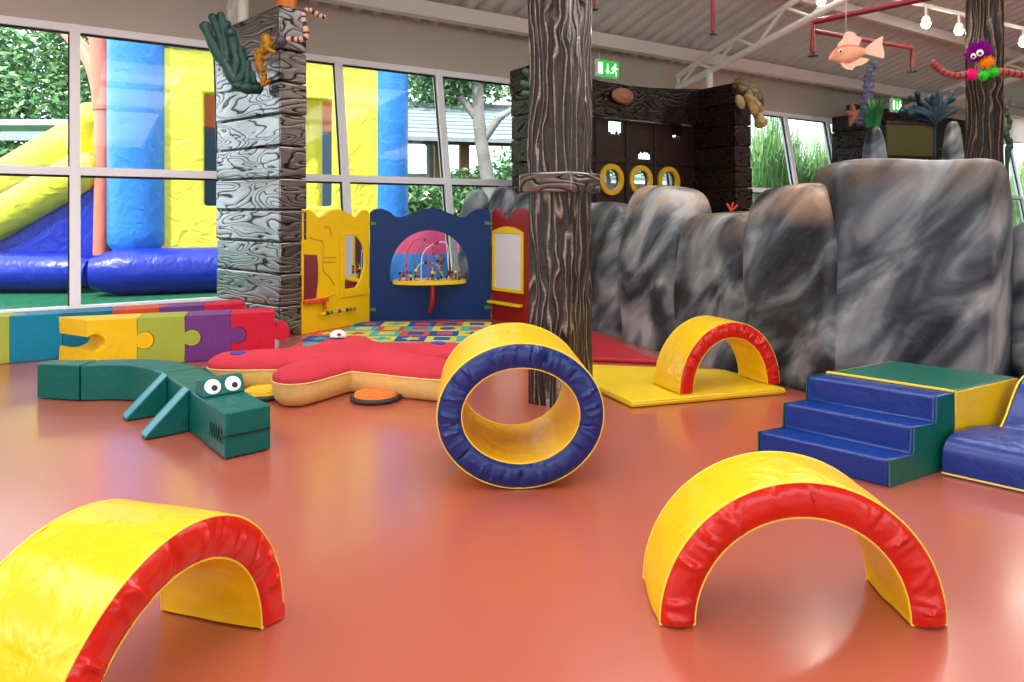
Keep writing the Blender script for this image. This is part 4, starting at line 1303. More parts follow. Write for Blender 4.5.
# exit signs
def exit_sign(label, c, w, h, ang):
    t = thing('exit_sign', label, 'sign', c, ang, 'green emergency exit signs')
    mb = MB(); mb.box((-w / 2 - 0.01, 0.0, -h / 2 - 0.01), (w / 2 + 0.01, 0.06, h / 2 + 0.01)); mb.build('housing', M_white, t, bevel=0.006)
    mb = MB(); mb.box((-w / 2, -0.006, -h / 2), (w / 2, -0.0005, h / 2)); fc_ = mb.build('face', M_exit_g, t, smooth=0)
    def pl_(pts): return [(p[0] * w, p[1] * h) for p in pts]
    mb = MB(); mb.plate(pl_([(-0.46, -0.36), (-0.26, -0.36), (-0.26, 0.36), (-0.46, 0.36)]), (), -0.009, -0.0065); mb.build('door_symbol', M_exit_w, t, smooth=0)
    mb = MB(); mb.plate(pl_([(-0.03, -0.34), (0.08, -0.12), (0.0, -0.12), (0.0, 0.32), (-0.06, 0.32), (-0.06, -0.12), (-0.14, -0.12)]), (), -0.009, -0.0065); mb.build('arrow_symbol', M_exit_w, t, smooth=0)
    mb = MB()
    mb.plate([(0.33 * w + p[0], 0.31 * h + p[1]) for p in circ(0, 0, 0.085 * h, 14)], (), -0.009, -0.0065)
    for a_, b_, th in (((0.31, 0.2), (0.27, -0.08), 0.11), ((0.27, -0.05), (0.38, -0.18), 0.07), ((0.38, -0.18), (0.36, -0.4), 0.06), ((0.26, -0.06), (0.2, -0.24), 0.07), ((0.2, -0.24), (0.1, -0.26), 0.06), ((0.3, 0.19), (0.2, 0.1), 0.05), ((0.2, 0.1), (0.16, -0.04), 0.05), ((0.32, 0.17), (0.42, 0.04), 0.05), ((0.42, 0.04), (0.47, 0.08), 0.05)):
        a2, b2 = Vector((a_[0] * w, a_[1] * h)), Vector((b_[0] * w, b_[1] * h)); d2 = (b2 - a2).normalized(); n2 = Vector((-d2.y, d2.x)) * th * h * 0.7
        mb.plate([tuple(a2 + n2), tuple(a2 - n2), tuple(b2 - n2), tuple(b2 + n2)], (), -0.009, -0.0065)
    mb.build('running_figure', M_exit_w, t, smooth=0)
    for sx in (-1, 1): mb = MB(); mb.tube([(sx * w * 0.35, 0.03, h / 2), (sx * w * 0.35, 0.03, h / 2 + 0.12)], 0.004, 6); mb.build('hanger', M_steel, t)
exit_sign('lit green running man exit sign on the wall above the porthole doors', D(608, 69, 11.0), 0.44, 0.25, WA)
exit_sign('lit green running man exit sign far back beside the green plastic plant', D(897, 105.5, 14.5), 0.36, 0.27, WA)

# ================================================================== ROCK WALL
def rock(label, c, w, d, h, ang, seed, e=4.5, sl=0.0, tan=0.35, disp=0.06, cham=None):
    t = thing('rock', label, 'rock', (c[0], c[1], 0), ang, 'painted grey rocks of the rock wall')
    mb = MB(); n = 22
    def surf(p):
        x, y, z = p
        s_ = (abs(x) ** e + abs(y) ** e + abs(z) ** e) ** (1 / e)
        x, y, z = x / s_, y / s_, z / s_
        v = Vector((x * w / 2, y * d / 2, z * h * (1 + sl * x)))
        k = 1.0
        nv = noise.noise_vector(Vector((v.x * 1.3 + seed, v.y * 1.3, v.z * 1.1)))
        n2 = noise.noise_vector(Vector((v.x * 3.5 + seed, v.y * 3.5, v.z * 2.0 + 7)))
        v += nv * disp + n2 * disp * 0.35
        if cham is not None and v.x > cham * w / 2: v.y += (v.x - cham * w / 2) * 1.1
        v.z = max(0.0, v.z) if p[2] > 0 else 0.0
        return v
    vs, fs, idx = [], [], {}
    def vid(p):
        key = tuple(round(x, 5) for x in p)
        if key not in idx:
            idx[key] = len(vs); vs.append(surf(p))
        return idx[key]
    m = n // 2
    lin_ = [-1 + 2 * i / n for i in range(n + 1)]
    zl = [i / (n) for i in range(n + 1)]
    for i in range(n):
        for j in range(n):
            a0, a1, b0_, b1 = lin_[i], lin_[i + 1], lin_[j], lin_[j + 1]
            fs.append([vid((a0, b0_, 1)), vid((a1, b0_, 1)), vid((a1, b1, 1)), vid((a0, b1, 1))])
            z0, z1 = zl[j], zl[j + 1]
            for f in ([(a0, -1, z0), (a1, -1, z0), (a1, -1, z1), (a0, -1, z1)], [(a0, 1, z0), (a0, 1, z1), (a1, 1, z1), (a1, 1, z0)],
                      [(-1, a0, z0), (-1, a0, z1), (-1, a1, z1), (-1, a1, z0)], [(1, a0, z0), (1, a1, z0), (1, a1, z1), (1, a0, z1)]):
                fs.append([vid(p) for p in f])
    mb.add(vs, fs)
    mb.build('stone', rock_mat('painted rock %d' % seed, seed * 3.7, tan, h), t, smooth=180)
    return t
def rock_between(label, p, q_, d, h, seed, **kw):
    """front foot runs from p to q (seen from the room)"""
    p, q_ = Vector(p), Vector(q_); v = q_ - p
    nb = Vector((-v.y, v.x, 0)).normalized()
    if nb.y < 0: nb = -nb
    if 'back' in kw: nb = Vector(kw.pop('back')).normalized()
    c = (p + q_) / 2 + nb * d / 2
    return rock(label, (c.x, c.y), v.length, d, h, math.atan2(v.y, v.x), seed, **kw)
bk = Vector((0.9, 0.43, 0))
rock_between('low blue grey rock far back between the blue panel and the dark rock', (-0.80, 9.25, 0), (-0.36, 9.0, 0), 0.4, 1.53, 11, e=3.0, tan=0.0)
rock_between('dark slate grey rock far back behind the red play panel', (-0.44, 8.95, 0), (0.03, 8.75, 0), 0.4, 1.64, 1, e=3.0, tan=0.0)
rock_between('blue grey rock behind the red play panel next to the bark post', (-0.16, 8.65, 0), (0.36, 8.3, 0), 0.4, 1.53, 2, e=3.2, tan=0.0)
rock_between('small low grey rock just visible beside the bark post', (0.44, 8.1, 0), (1.08, 6.95, 0), 0.5, 1.36, 3, e=5, tan=0.1, back=bk)
rock_between('rounded grey rock with a tan flank in front of the porthole doors', (1.02, 6.98, 0), (1.38, 6.06, 0), 0.6, 1.51, 4, e=4.5, tan=1.0, back=bk)
rock_between('low grey rock between the tan flanked rock and the taller ones', (1.35, 6.08, 0), (1.80, 5.32, 0), 0.55, 1.27, 5, e=6, tan=0.3, back=bk)
rock_between('tall grey rock with tan crown beside the biggest rock', (1.74, 5.34, 0), (2.12, 4.66, 0), 0.6, 1.46, 6, e=7, tan=0.9, disp=0.045, back=bk)
rock_between('biggest grey marbled rock behind the green platform', (2.155, 4.68, 0), (3.46, 4.44, 0), 0.7, 1.625, 7, e=11, tan=0.25, disp=0.04, cham=0.46)
rock_between('dark grey rock at the picture edge beside the biggest rock', (3.42, 4.62, 0), (4.3, 4.3, 0), 0.7, 1.24, 15, e=4.5, tan=0.0)

# ================================================================== SECOND TIMBER GROUP, FAR BACK
RC2 = Vector((6.82, 13.45, 0))
e2 = thing('timber_pillar', 'black timber pillar with stacked planks far back beside the reeds', 'pillar', RC2, WA)
plank_stack(e2, 0.0, 0.5, 0.0, 0.62, 3.2, 10, M_plank_dark, 5, 'planks')
e3 = thing('timber_lintel', 'long dark timber lintel wall far back under the second exit sign', 'lintel', RC2 + WD * 0.6, WA)
mb = MB(); mb.box((0.0, 0.5, 2.75), (5.6, 0.7, 3.5)); mb.build('beam', M_plank_dark, e3, bevel=0.02)
mb = MB(); mb.box((0.0, 0.55, 0.0), (5.6, 0.65, 2.74)); mb.build('boarding', M_door, e3, smooth=0)
ob = thing('acrylic_board', 'olive yellow tinted board standing between the two grey standing stones far back', 'board', D(912, 139, 8.2), math.radians(12))
mb = MB(); mb.box((-0.34, 0, -0.20), (0.30, 0.02, 0.17)); mb.build('sheet', M_olive, ob, bevel=0.004)
mb = MB(); mb.box((-0.35, -0.01, 0.17), (0.31, 0.03, 0.20)); mb.build('top_rail', M_door, ob, bevel=0.004)
mb = MB(); mb.box((0.30, -0.01, -0.20), (0.33, 0.03, 0.17)); mb.build('side_rail', M_bcoral, ob, bevel=0.004)
for x_ in (-0.33, 0.30): mb = MB(); mb.box((x_ - 0.02, 0.021, -ob.location.z), (x_ + 0.02, 0.06, 0.15)); mb.build('post', M_door, ob, bevel=0.003)
p = D(875, 160, 7.6); rock('grey standing stone below the green plastic plant', (p.x, p.y), 0.27, 0.3, H + (213 - 126) / FPX * 7.6, 0.2, 9, e=3.2, tan=0.0, disp=0.03)
p = D(953, 160, 7.9); rock('dark grey standing stone between the olive board and the far bark post', (p.x, p.y), 0.26, 0.3, H + (213 - 121) / FPX * 7.9, 0.0, 10, e=3.0, tan=0.0, disp=0.03)
# decorations on and around them
sp0 = D(866, 116, 7.9)
ts = thing('tinsel_seahorse', 'violet grey tinsel seahorse standing behind the hanging fish', 'ornament', sp0)
P = smooth_curve([D(860, 126, 7.9) - sp0, D(864, 112, 7.9) - sp0, D(868, 95, 7.9) - sp0, D(869, 78, 7.9) - sp0, D(871, 66, 7.9) - sp0, D(876, 66, 7.9) - sp0], 6)
mb = MB(); n = len(P)
mb.tube(P, [0.02 + 0.032 * math.sin(PI * min(1, (i + 2) / (n - 4))) ** 0.8 + 0.012 * (i % 2) for i in range(n)], 12); mb.build('body', M_tinsel, ts, smooth=0)
mb = MB(); mb.ball(P[-4], 0.055, 12, 8, fn=lambda q_: 1 + 0.25 * noise.noise(q_ * 6)); mb.build('head', M_tinsel, ts, smooth=0)
def blades(name, label, base, n, hgt, spread, m, seed, wid=0.02, cat='plant', mats=None, group=None, kind=None, droop=0.35):
    r = random.Random(seed); t = thing(name, label, cat, base, 0, group)
    mb = MB()
    for i in range(n):
        a = r.uniform(0, 2 * PI); l = hgt * r.uniform(0.6, 1.05); s_ = spread * r.uniform(0.2, 1)
        b0_ = Vector((r.uniform(-1, 1), r.uniform(-1, 1), 0)) * spread * 0.25
        d = Vector((math.cos(a), math.sin(a), 0)); sd = Vector((-d.y, d.x, 0))
        pts = []
        for k in range(6):
            f = k / 5
            pts.append(b0_ + d * s_ * f ** 1.8 + Vector((0, 0, l * (f - droop * f ** 3 * s_ / max(spread, 1e-3)))))
        vs = []
        for k, p_ in enumerate(pts):
            w = wid * (1 - (k / 5) ** 2) * (0.5 + 0.5 * min(1, k)) + 0.001
            vs += [p_ - sd * w + d * w * .3, p_ + sd * w + d * w * .3]
        mb.add(vs, [(2 * k, 2 * k + 1, 2 * k + 3, 2 * k + 2) for k in range(5)], r.randrange(len(mats)) if mats else 0)
    mb.build('leaves', mats or m, t, smooth=0, fixn=False)
    return t
blades('plastic_plant', 'green plastic water plant above the grey standing stone', D(874, 127, 7.7), 60, 0.42, 0.22, M_plant, 3, 0.014, 'plant')
r = random.Random(9); br = []
b0_ = D(934, 124, 8.24)
for k in range(26):
    a = r.uniform(-1.25, 1.25); l = r.uniform(0.25, 0.42)
    br.append(([b0_, b0_ + Vector((math.sin(a) * l * .5, r.uniform(-.08, .08), math.cos(a) * l * .6)), b0_ + Vector((math.sin(a) * l * 1.1, r.uniform(-.12, .12), math.cos(a) * l))], 0.03, 0.03))
coral('fan_coral', 'petrol blue fan coral far back beside the second exit sign', M_bcoral, br)
ps = D(853, 115, 13.0)
st_ = thing('wall_starfish', 'small rust brown starfish on the black timber pillar far back', 'ornament', ps, WA)
mb = MB()
for k in range(5):
    a = PI / 2 + k * 2 * PI / 5 + 0.15
    mb.tube([(0, 0, 0), (0.12 * math.cos(a), 0, 0.12 * math.sin(a)), (0.24 * math.cos(a), 0, 0.24 * math.sin(a))], [0.07, 0.055, 0.02], 8)
mb.build('arms', M_star, st_, smooth=60, fixn=False)
kp = thing('kelp_strand', 'dark green twisted kelp strand beside the far bark post', 'plant', D(1008, 150, 8.2))
P = [Vector((0.012 * math.sin(j), 0, -kp.location.z + 0.005 + j * (kp.location.z - 0.03) / 12)) for j in range(12)] + [D(1008 + 2.0 * math.sin(k * .9), 150 - k * 3.2, 8.2) - Vector(kp.location) for k in range(17)]
mb = MB(); mb.tube(P, [0.02] * 12 + [0.035 * (1 - k / 20) + 0.012 * (k % 2) for k in range(17)], 8); mb.build('leaves', pm('kelp', C(36, 58, 44), 0.7), kp, smooth=0)

# ================================================================== HANGING FISH
YF = 5.6
f0 = D(846, 54, YF)
fi_ = thing('hanging_fish', 'peach and red paper fish hanging from the roof', 'ornament', f0)
def fq(x, y, dy=0): return D(820 + x / 4.55, 20 + y / 4.55, YF + dy) - f0
def fz(x, y): v = fq(x, y); return (v.x, v.z)
mb = MB(); n = 16
prof_ = [(38, 183, 2), (48, 168, 14), (70, 158, 30), (100, 155, 42), (130, 155, 44), (160, 150, 36), (185, 145, 24), (205, 143, 15)]
vs = []; rings = smooth_curve([Vector(p_) for p_ in prof_], 3)
for p_ in rings:
    c = fq(p_.x, p_.y); rz_ = p_.z / 4.55 / FPX * YF
    for k in range(n):
        a = 2 * PI * k / n; vs.append(c + Vector((0, math.cos(a) * rz_ * 0.42, math.sin(a) * rz_)))
K = len(rings)
fs = [(i * n + k, i * n + (k + 1) % n, (i + 1) * n + (k + 1) % n, (i + 1) * n + k) for i in range(K - 1) for k in range(n)] + [tuple(range(n - 1, -1, -1)), tuple((K - 1) * n + k for k in range(n))]
mb.add(vs, fs)
mb.m = [1 if (mb.v[f[0]].z - fq(*[(p_.x, p_.y) for p_ in rings][min(K - 1, min(f) // n)]).z) > 0.012 and (min(f) % n) in range(2, 6) else 0 for f in mb.f]
mb.build('body', [M_fish, M_fish_r], fi_, smooth=60)
mb = MB(); mb.plate([fz(*p_) for p_ in ((75, 135), (85, 105), (105, 85), (112, 60), (130, 52), (150, 56), (170, 75), (190, 85), (180, 105), (172, 128), (120, 128))], (), -0.006, 0.006); mb.build('dorsal_fin', M_fish_f, fi_, smooth=0)
mb = MB(); mb.plate([fz(*p_) for p_ in ((195, 138), (230, 108), (262, 85), (285, 72), (282, 110), (292, 150), (290, 175), (255, 168), (225, 160), (197, 152))], (), -0.006, 0.006); mb.build('tail_fin', M_fish_f, fi_, smooth=0)
mb = MB(); mb.plate([fz(*p_) for p_ in ((90, 190), (100, 212), (120, 225), (145, 228), (160, 212), (190, 205), (215, 190), (222, 178), (190, 170), (160, 175), (120, 185))], (), -0.006, 0.006); mb.build('belly_fin', M_fish_f, fi_, smooth=0)
mb = MB(); c = fq(72, 153); mb.ball(c + Vector((0, -0.075, 0)), (0.018, 0.01, 0.018), 14, 8); ey = mb.build('eye', M_white, fi_)
mb = MB(); mb.ball(c + Vector((0, -0.084, 0)), (0.010, 0.006, 0.010), 12, 6); mb.build('pupil', M_black, ey)
mb = MB(); zt_ = 5.6 - f0.z; mb.tube([(0, 0, 0.09), (0, 0, zt_ - 1.0)], 0.0015, 5); mb.build('hanging_line', M_white, fi_)

# ================================================================== FUZZY OCTOPUS TOY ON THE FAR POST
YO = 6.35
o0 = D(979, 62, YO)
oc = thing('fuzzy_octopus', 'purple fuzzy octopus toy with coloured pom-poms hanging on the far bark post', 'toy', o0)
def oq(x, y, dy=0): return D(900 + x / 4.0, y / 4.0, YO + dy) - o0
def fuzz(name, c, r_, m, seed, par, nspk=120):
    mb = MB(); rr2 = random.Random(seed)
    mb.ball(c, r_ * 0.8, 16, 10)
    for i in range(nspk):
        z = 1 - 2 * (i + .5) / nspk; a = i * 2.39996; s_ = math.sqrt(1 - z * z)
        d = Vector((s_ * math.cos(a), s_ * math.sin(a), z)); l = r_ * rr2.uniform(1.05, 1.35)
        mb.tube([Vector(c) + d * r_ * 0.7, Vector(c) + d * l], [r_ * 0.10, r_ * 0.02], 4)
    return mb.build(name, m, par, smooth=0, fixn=False)
fuzz('head', oq(315, 208), 0.095, M_fuzz_p, 1, oc, 160)
for (x, y, s_) in ((294, 225, 0.026), (320, 212, 0.032)):
    mb = MB(); mb.ball(oq(x, y, -0.10), (s_, s_ * .6, s_ * 1.0), 14, 8); ey = mb.build('eye', M_white, oc)
    mb = MB(); mb.ball(oq(x, y + 1, -0.118), (s_ * .45, s_ * .3, s_ * .45), 10, 6); mb.build('pupil', M_black, ey)
fuzz('pom_pom', oq(346, 248, -.04), 0.058, M_fuzz_o, 2, oc, 90)
fuzz('pom_pom', oq(283, 298, -.04), 0.052, M_fuzz_k, 3, oc, 90)
g1 = fuzz('pom_pom', oq(335, 302, -.04), 0.045, M_fuzz_g, 4, oc, 80)
fuzz('pom_pom', oq(372, 288, -.04), 0.045, M_fuzz_g, 5, oc, 80)
P = smooth_curve([oq(270, 298, -.03), oq(230, 303, -.03), oq(190, 295, -.02), oq(155, 275), oq(130, 250), oq(122, 245)], 6)
mb = MB(); mb.tube(P, [0.032] * (len(P) - 6) + [0.03, 0.028, 0.026, 0.024, 0.02, 0.012], 10, mats=[0, 0, 1]); mb.build('arm', [M_arm_r, M_arm_d], oc)
P = smooth_curve([oq(390, 286, -.03), oq(430, 290, -.03), oq(480, 298, -.02), oq(530, 300), oq(560, 290), oq(580, 270)], 6)
mb = MB(); mb.tube(P, 0.036, 10, mats=[0, 0, 1]); mb.build('arm', [M_arm_r, M_arm_d], oc)

# ================================================================== ROOF SERVICES
def pipe(label, pts, r_=0.028, drop=None):
    t = thing('sprinkler_pipe', label, 'pipe', pts[0], 0, 'dark red sprinkler pipes')
    mb = MB(); o_ = Vector(pts[0])
    mb.tube([Vector(p_) - o_ for p_ in pts], r_, 10); mb.build('pipe_run', M_redpipe, t)
    mb = MB(); e_ = Vector(pts[-1]) - o_; mb.lathe([(0.0, -0.05), (0.05, -0.045), (0.05, -0.04), (0.02, -0.03), (0.02, 0.02), (0.0, 0.02)], 12, e_); mb.build('sprinkler_head', M_dark, t)
pipe('dark red sprinkler drop pipe above the lattice truss by the exit sign', [D(713, -40, 8.5), D(713, 31, 8.5)])
pipe('dark red sprinkler pipe with an elbow to the window side of the fish', [D(960, -9, 6.3), D(813, 22, 7.0), D(813, 52, 7.0)], 0.032)
pipe('thin dark red sprinkler pipe with an elbow passing behind the fish', [D(814, 31, 7.05), D(912, 48, 7.75), D(912, 68, 7.75)], 0.024)
pipe('dark red sprinkler drop pipe behind the bark post near the roof', [D(594, -40, 8.0), D(594, 6, 8.0)])

ra, rb_ = D(880, -5, 6.7), D(1060, 36.3, 8.3)
rl = thing('lighting_rail', 'thin white lighting rail carrying small spotlights in front of the far bark post', 'rail', ra)
rb_.z = ra.z
mb = MB(); mb.bar((0, 0, 0), rb_ - ra, 0.03, 0.03); mb.build('track', M_steel, rl, smooth=0)
mb = MB()
for f in (0.15, 0.85): p_ = (rb_ - ra) * f; mb.tube([p_, p_ + Vector((0, 0, 1.6))], 0.004, 5)
mb.build('suspension_wire', M_steel, rl)
def spot(label, px, py, Y, power):
    p_ = D(px, py, Y)
    t = thing('spotlight', label, 'spotlight', p_, 0, 'small rail spotlights')
    mb = MB(); mb.tube([(0, 0, 0.06), (0, 0, 0.16)], 0.012, 8); mb.build('stem', M_steel, t)
    mb = MB(); mb.lathe([(0.025, 0.06), (0.04, 0.03), (0.05, -0.02), (0.046, -0.02), (0.03, 0.02), (0.0, 0.03)], 16); mb.build('housing', M_steel, t)
    mb = MB(); mb.ball((0, 0, -0.025), 0.042, 14, 8); mb.build('bulb', M_bulb, t)
    l = bpy.data.lights.new('spotlight_lamp', 'POINT'); l.energy = power; l.color = (1, 0.86, 0.62); l.shadow_soft_size = 0.05
    lo = bpy.data.objects.new('spotlight_lamp', l); COL.objects.link(lo); lo.parent = t; lo.location = (0, -0.03, -0.09)
spot('lit spotlight on the rail, next to the fish', 926, 22, 7.0, 12)
spot('lit spotlight on the rail, touching the edge of the far bark post', 959, 29, 7.3, 12)
spot('lit spotlight under the roof above the fish at the picture top', 821, 0, 7.2, 12)
spot('spotlight at the picture edge beyond the far bark post', 1023, 41, 7.9, 6)

# glowing fill strips added under the roof sheeting, out of view, to brighten the hall
M_fill_sheet = pm('glowing fill sheet', C(250, 252, 255), 0.5, emit=C(250, 252, 255), estr=3.0)
for (tx, lb) in ((-7.0, 'first from the end wall'), (-3.0, 'second from the end wall'), (1.0, 'third from the end wall'), (5.0, 'fourth from the end wall'), (9.0, 'fifth from the end wall'), (13.0, 'sixth from the end wall')):
    yy, hl = -7.2, 3.5
    t = thing('fill_strip', 'added glowing fill strip under the roof sheeting, %s' % lb, 'fill_strip', W0 + WD * tx + WN * yy + Vector((0, 0, zr(yy) - 0.05)), WA)
    mb = MB(); mb.add([(sx, sy, -sy * RS + dz) for dz in (0, 0.02) for (sx, sy) in ((-0.6, hl), (0.6, hl), (0.6, -hl), (-0.6, -hl))],
                      [(0, 1, 2, 3), (7, 6, 5, 4), (0, 4, 5, 1), (1, 5, 6, 2), (2, 6, 7, 3), (3, 7, 4, 0)])
    mb.build('sheet', M_fill_sheet, t, smooth=0)
    l = bpy.data.lights.new('fill_strip_light', 'AREA'); l.shape = 'RECTANGLE'; l.size = 1.2; l.size_y = 9.2; l.energy = 170; l.color = (1, 0.985, 0.96)
    lo = bpy.data.objects.new('fill_strip_light', l); COL.objects.link(lo); lo.parent = t; lo.location = (0, 0, -0.04); lo.rotation_euler = (-math.atan(RS), 0, 0)

# ================================================================== OUTSIDE
# bouncy castle
c1 = Vector((-6.08, 11.2, 0)); c2 = Vector((-2.2, 12.6, 0)); cv = (c2 - c1).normalized()
ca = thing('bouncy_castle', 'yellow and blue inflatable bouncy castle with a slide outside the windows', 'bouncy castle', c1, math.atan2(cv.y, cv.x))
CL = (c2 - c1).length
def infl(mb, p_, q_, r0, n=18, seg=14, bulge=0.06):
    p_, q_ = Vector(p_), Vector(q_)
    mb.tube([p_ + (q_ - p_) * i / seg for i in range(seg + 1)], [r0 * (1 - 0.35 * (1 if i in (0, seg) else 0)) for i in range(seg + 1)], n)
mb = MB(); infl(mb, (0, 0, 0.55), (0, 0, 5.6), 0.43, 28, 24); mb.build('tower', M_castle_b, ca, smooth=60)
mb = MB(); infl(mb, (CL, 0, 0.45), (CL, 0, 5.6), 0.30, 24, 24); mb.build('tower', M_castle_b, ca, smooth=60)
def CLc(px, py): return on_plane(c1, cv, px, py)
hx0_, hzt_ = CLc(204, 94); hx1_, _ = CLc(332, 100); _, hzb_ = CLc(204, 206)
mb = MB(); n = 40; outer = [(0.3, 0.55), (CL - 0.2, 0.55), (CL - 0.2, 3.95), (0.3, 3.95)]
mb.plate(outer, ([(hx0_, hzb_), (hx1_, hzb_), (hx1_, hzt_), (hx0_, hzt_)],), -0.12, 0.12); mb.build('wall_panel', M_castle_y, ca, bevel=0.05, bseg=3)
mb = MB(); infl(mb, (0.3, 0, 4.25), (CL - 0.2, 0, 4.25), 0.34, 18); mb.build('top_roll', M_castle_m, ca, smooth=60)
mb = MB(); infl(mb, (-0.55, -0.55, 0.34), (CL + 0.3, -0.45, 0.34), 0.36, 20); infl(mb, (-0.5, 0.1, 0.34), (CL + .3, 0.1, 0.34), 0.36, 20); mb.build('base_roll', M_castle_n, ca, smooth=60)
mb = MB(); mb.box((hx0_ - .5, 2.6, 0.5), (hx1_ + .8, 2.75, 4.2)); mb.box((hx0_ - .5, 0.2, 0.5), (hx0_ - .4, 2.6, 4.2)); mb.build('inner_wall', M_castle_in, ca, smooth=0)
mb = MB(); infl(mb, (hx1_ - 0.28, 0.6, 0.5), (hx1_ - 0.28, 0.6, 4.0), 0.16, 14); mb.build('inner_post', M_castle_y, ca, smooth=60)
mb = MB(); mb.box((hx0_ - .3, 0.7, 2.75), (hx1_ + .3, 0.85, 3.4)); mb.build('inner_banner', M_castle_p, ca, bevel=0.04)
# coral coloured arch over the slide entry
mb = MB(); Y_ = 11.45
def W_in(p_): return p_
pts = [D(101, 255, Y_), D(102, 200, Y_), D(103, 140, Y_), D(100, 95, Y_), D(90, 60, Y_ + .15), D(70, 35, Y_ + .5), D(60, 20, Y_ + .7)]
mb.tube(smooth_curve(pts, 5), 0.12, 16); mb.tube(smooth_curve([D(103, 110, Y_), D(101, 60, Y_), D(97, 0, Y_)], 5), 0.16, 16)
mb.build('entry_arch', M_castle_p, ca, smooth=60, world=True)
# slide with two side rolls and the deep blue flank
s_dir = lambda px0, py0, px1, py1, Y: (D(px0, py0, Y), D(px1, py1, Y))
mb = MB(); a_, b_ = D(-230, 353, 11.5), D(98, 163, 11.5); infl(mb, a_, b_, 0.34, 20, 20); mb.build('slide_roll', M_castle_y, ca, smooth=60, world=True)
mb = MB(); a_, b_ = D(-230, 322, 13.0), D(92, 134, 13.0); infl(mb, a_, b_, 0.44, 20, 20); mb.build('slide_roll', M_castle_y, ca, smooth=60, world=True)
mb = MB(); a_, b_ = D(-230, 350, 11.6), D(98, 160, 11.6); e_ = Vector((0.25, 1.6, 0)); mb.add([a_, b_, b_ + e_, a_ + e_, a_ - Vector((0, 0, .1)), b_ - Vector((0, 0, .1)), b_ + e_ - Vector((0, 0, .1)), a_ + e_ - Vector((0, 0, .1))], [(0, 1, 2, 3), (7, 6, 5, 4), (0, 4, 5, 1), (1, 5, 6, 2), (2, 6, 7, 3), (3, 7, 4, 0)]); mb.build('slide_bed', M_castle_y, ca, smooth=0, world=True)
mb = MB(); Yf = 11.45
pa = [D(-120, 290, Yf), D(107, 262, Yf), D(106, 170, Yf), D(-120, 303, Yf)]
lowz = 0.3
front = [D(-230, 290, Yf), D(107, 290, Yf), D(106, 168, Yf), D(-230, 364, Yf)]
for p_ in (front[0], front[1]): p_.z = 0.05
front[3].z = 0.1
vs = front + [p_ + Vector((0.2, 1.5, 0)) for p_ in front]
mb.add(vs, [(0, 1, 2, 3), (7, 6, 5, 4), (0, 4, 5, 1), (1, 5, 6, 2), (2, 6, 7, 3), (3, 7, 4, 0)]); mb.build('slide_flank', M_castle_n, ca, bevel=0.05, bseg=3, world=True)
mb = MB(); infl(mb, D(-230, 272, 11.0) * 1, D(90, 272, 11.0), 0.30, 20); mb.build('base_roll', M_castle_n, ca, smooth=60, world=True)
mb = MB(); infl(mb, D(80, 150, 12.2), D(96, 110, 11.7), 0.26, 16); mb.build('shoulder_roll', M_castle_y, ca, smooth=60, world=True)

# pink, blue and yellow inflatable cone seen through the half round window
pk = thing('inflatable_cone', 'pink and blue inflatable cone outside behind the blue play panel', 'inflatable', D(430, 300, 11.2) * 1)
pk.location.z = 0
mb = MB(); mb.lathe([(0.75, 0.02), (0.72, 0.3), (0.6, 0.62)], 28); mb.build('lower_ring', M_castle_b, pk)
mb = MB(); mb.lathe([(0.60, 0.62), (0.28, 1.05), (0.05, 1.28), (0.0, 1.3)], 28); mb.build('upper_cone', M_pink, pk)
pk2 = thing('inflatable_roll', 'pale yellow green inflatable roll outside behind the blue play panel', 'inflatable', (-2.7, 10.5, 0), 0.4)
mb = MB(); infl(mb, (-0.9, 0, 0.55), (0.5, 0, 0.55), 0.25, 18); mb.build('roll', M_castle_m, pk2, smooth=60)
mb = MB(); infl(mb, (-0.9, 0, 0.2), (0.5, 0, 0.2), 0.22, 18); mb.build('foot_roll', M_castle_n, pk2, smooth=60)

def tree(name, label, loc, crown, n, size, seed, trunk_h=None, trunk_r=0.12, lean=(0, 0), group='trees and shrubs outside the windows', mats=M_leaf, cat='tree'):
    """crown: list of (dx, dy, z, rx, ry, rz)"""
    t = thing(name, label, cat, loc, 0, group); r = random.Random(seed)
    mb = MB(); tot = sum(c[3] * c[4] * c[5] for c in crown)
    for c in crown:
        for i in range(int(n * c[3] * c[4] * c[5] / tot)):
            while True:
                q_ = Vector((r.uniform(-1, 1), r.uniform(-1, 1), r.uniform(-1, 1)))
                if 0.25 < q_.length < 1: break
            p_ = Vector((c[0] + q_.x * c[3], c[1] + q_.y * c[4], c[2] + q_.z * c[5]))
            if p_.z < 0.03: continue
            u = Vector((r.gauss(0, 1), r.gauss(0, 1), r.gauss(0, .6))).normalized(); v = u.orthogonal().normalized()
            v = (v * math.cos(r.uniform(0, 6)) + u.cross(v) * math.sin(r.uniform(0, 6))).normalized()
            s_ = size * r.uniform(0.6, 1.3)
            mb.add([p_ - u * s_, p_ + v * s_ * .38, p_ + u * s_, p_ - v * s_ * .38], [(0, 1, 2, 3)], r.choice((0, 0, 1, 1, 2)))
    mb.build('foliage', mats, t, smooth=0, fixn=False)
    if trunk_h:
        mb = MB(); P = [Vector((lean[0] * f + 0.06 * math.sin(f * 7), lean[1] * f, trunk_h * f)) for f in [i / 10 for i in range(11)]]
        mb.tube(P, [trunk_r * (1.15 - 0.5 * i / 10) for i in range(11)], 10)
        mb.tube([P[6], P[6] + Vector((0.35, 0.1, 0.5)), P[6] + Vector((0.8, 0.1, 0.8))], [trunk_r * .6, trunk_r * .5, trunk_r * .3], 8)
        mb.tube([P[7], P[7] + Vector((-0.4, 0.1, 0.5)), P[7] + Vector((-0.7, 0.1, 1.0))], [trunk_r * .6, trunk_r * .45, trunk_r * .25], 8)
        mb.build('trunk', M_trunk, t, smooth=60)
    return t
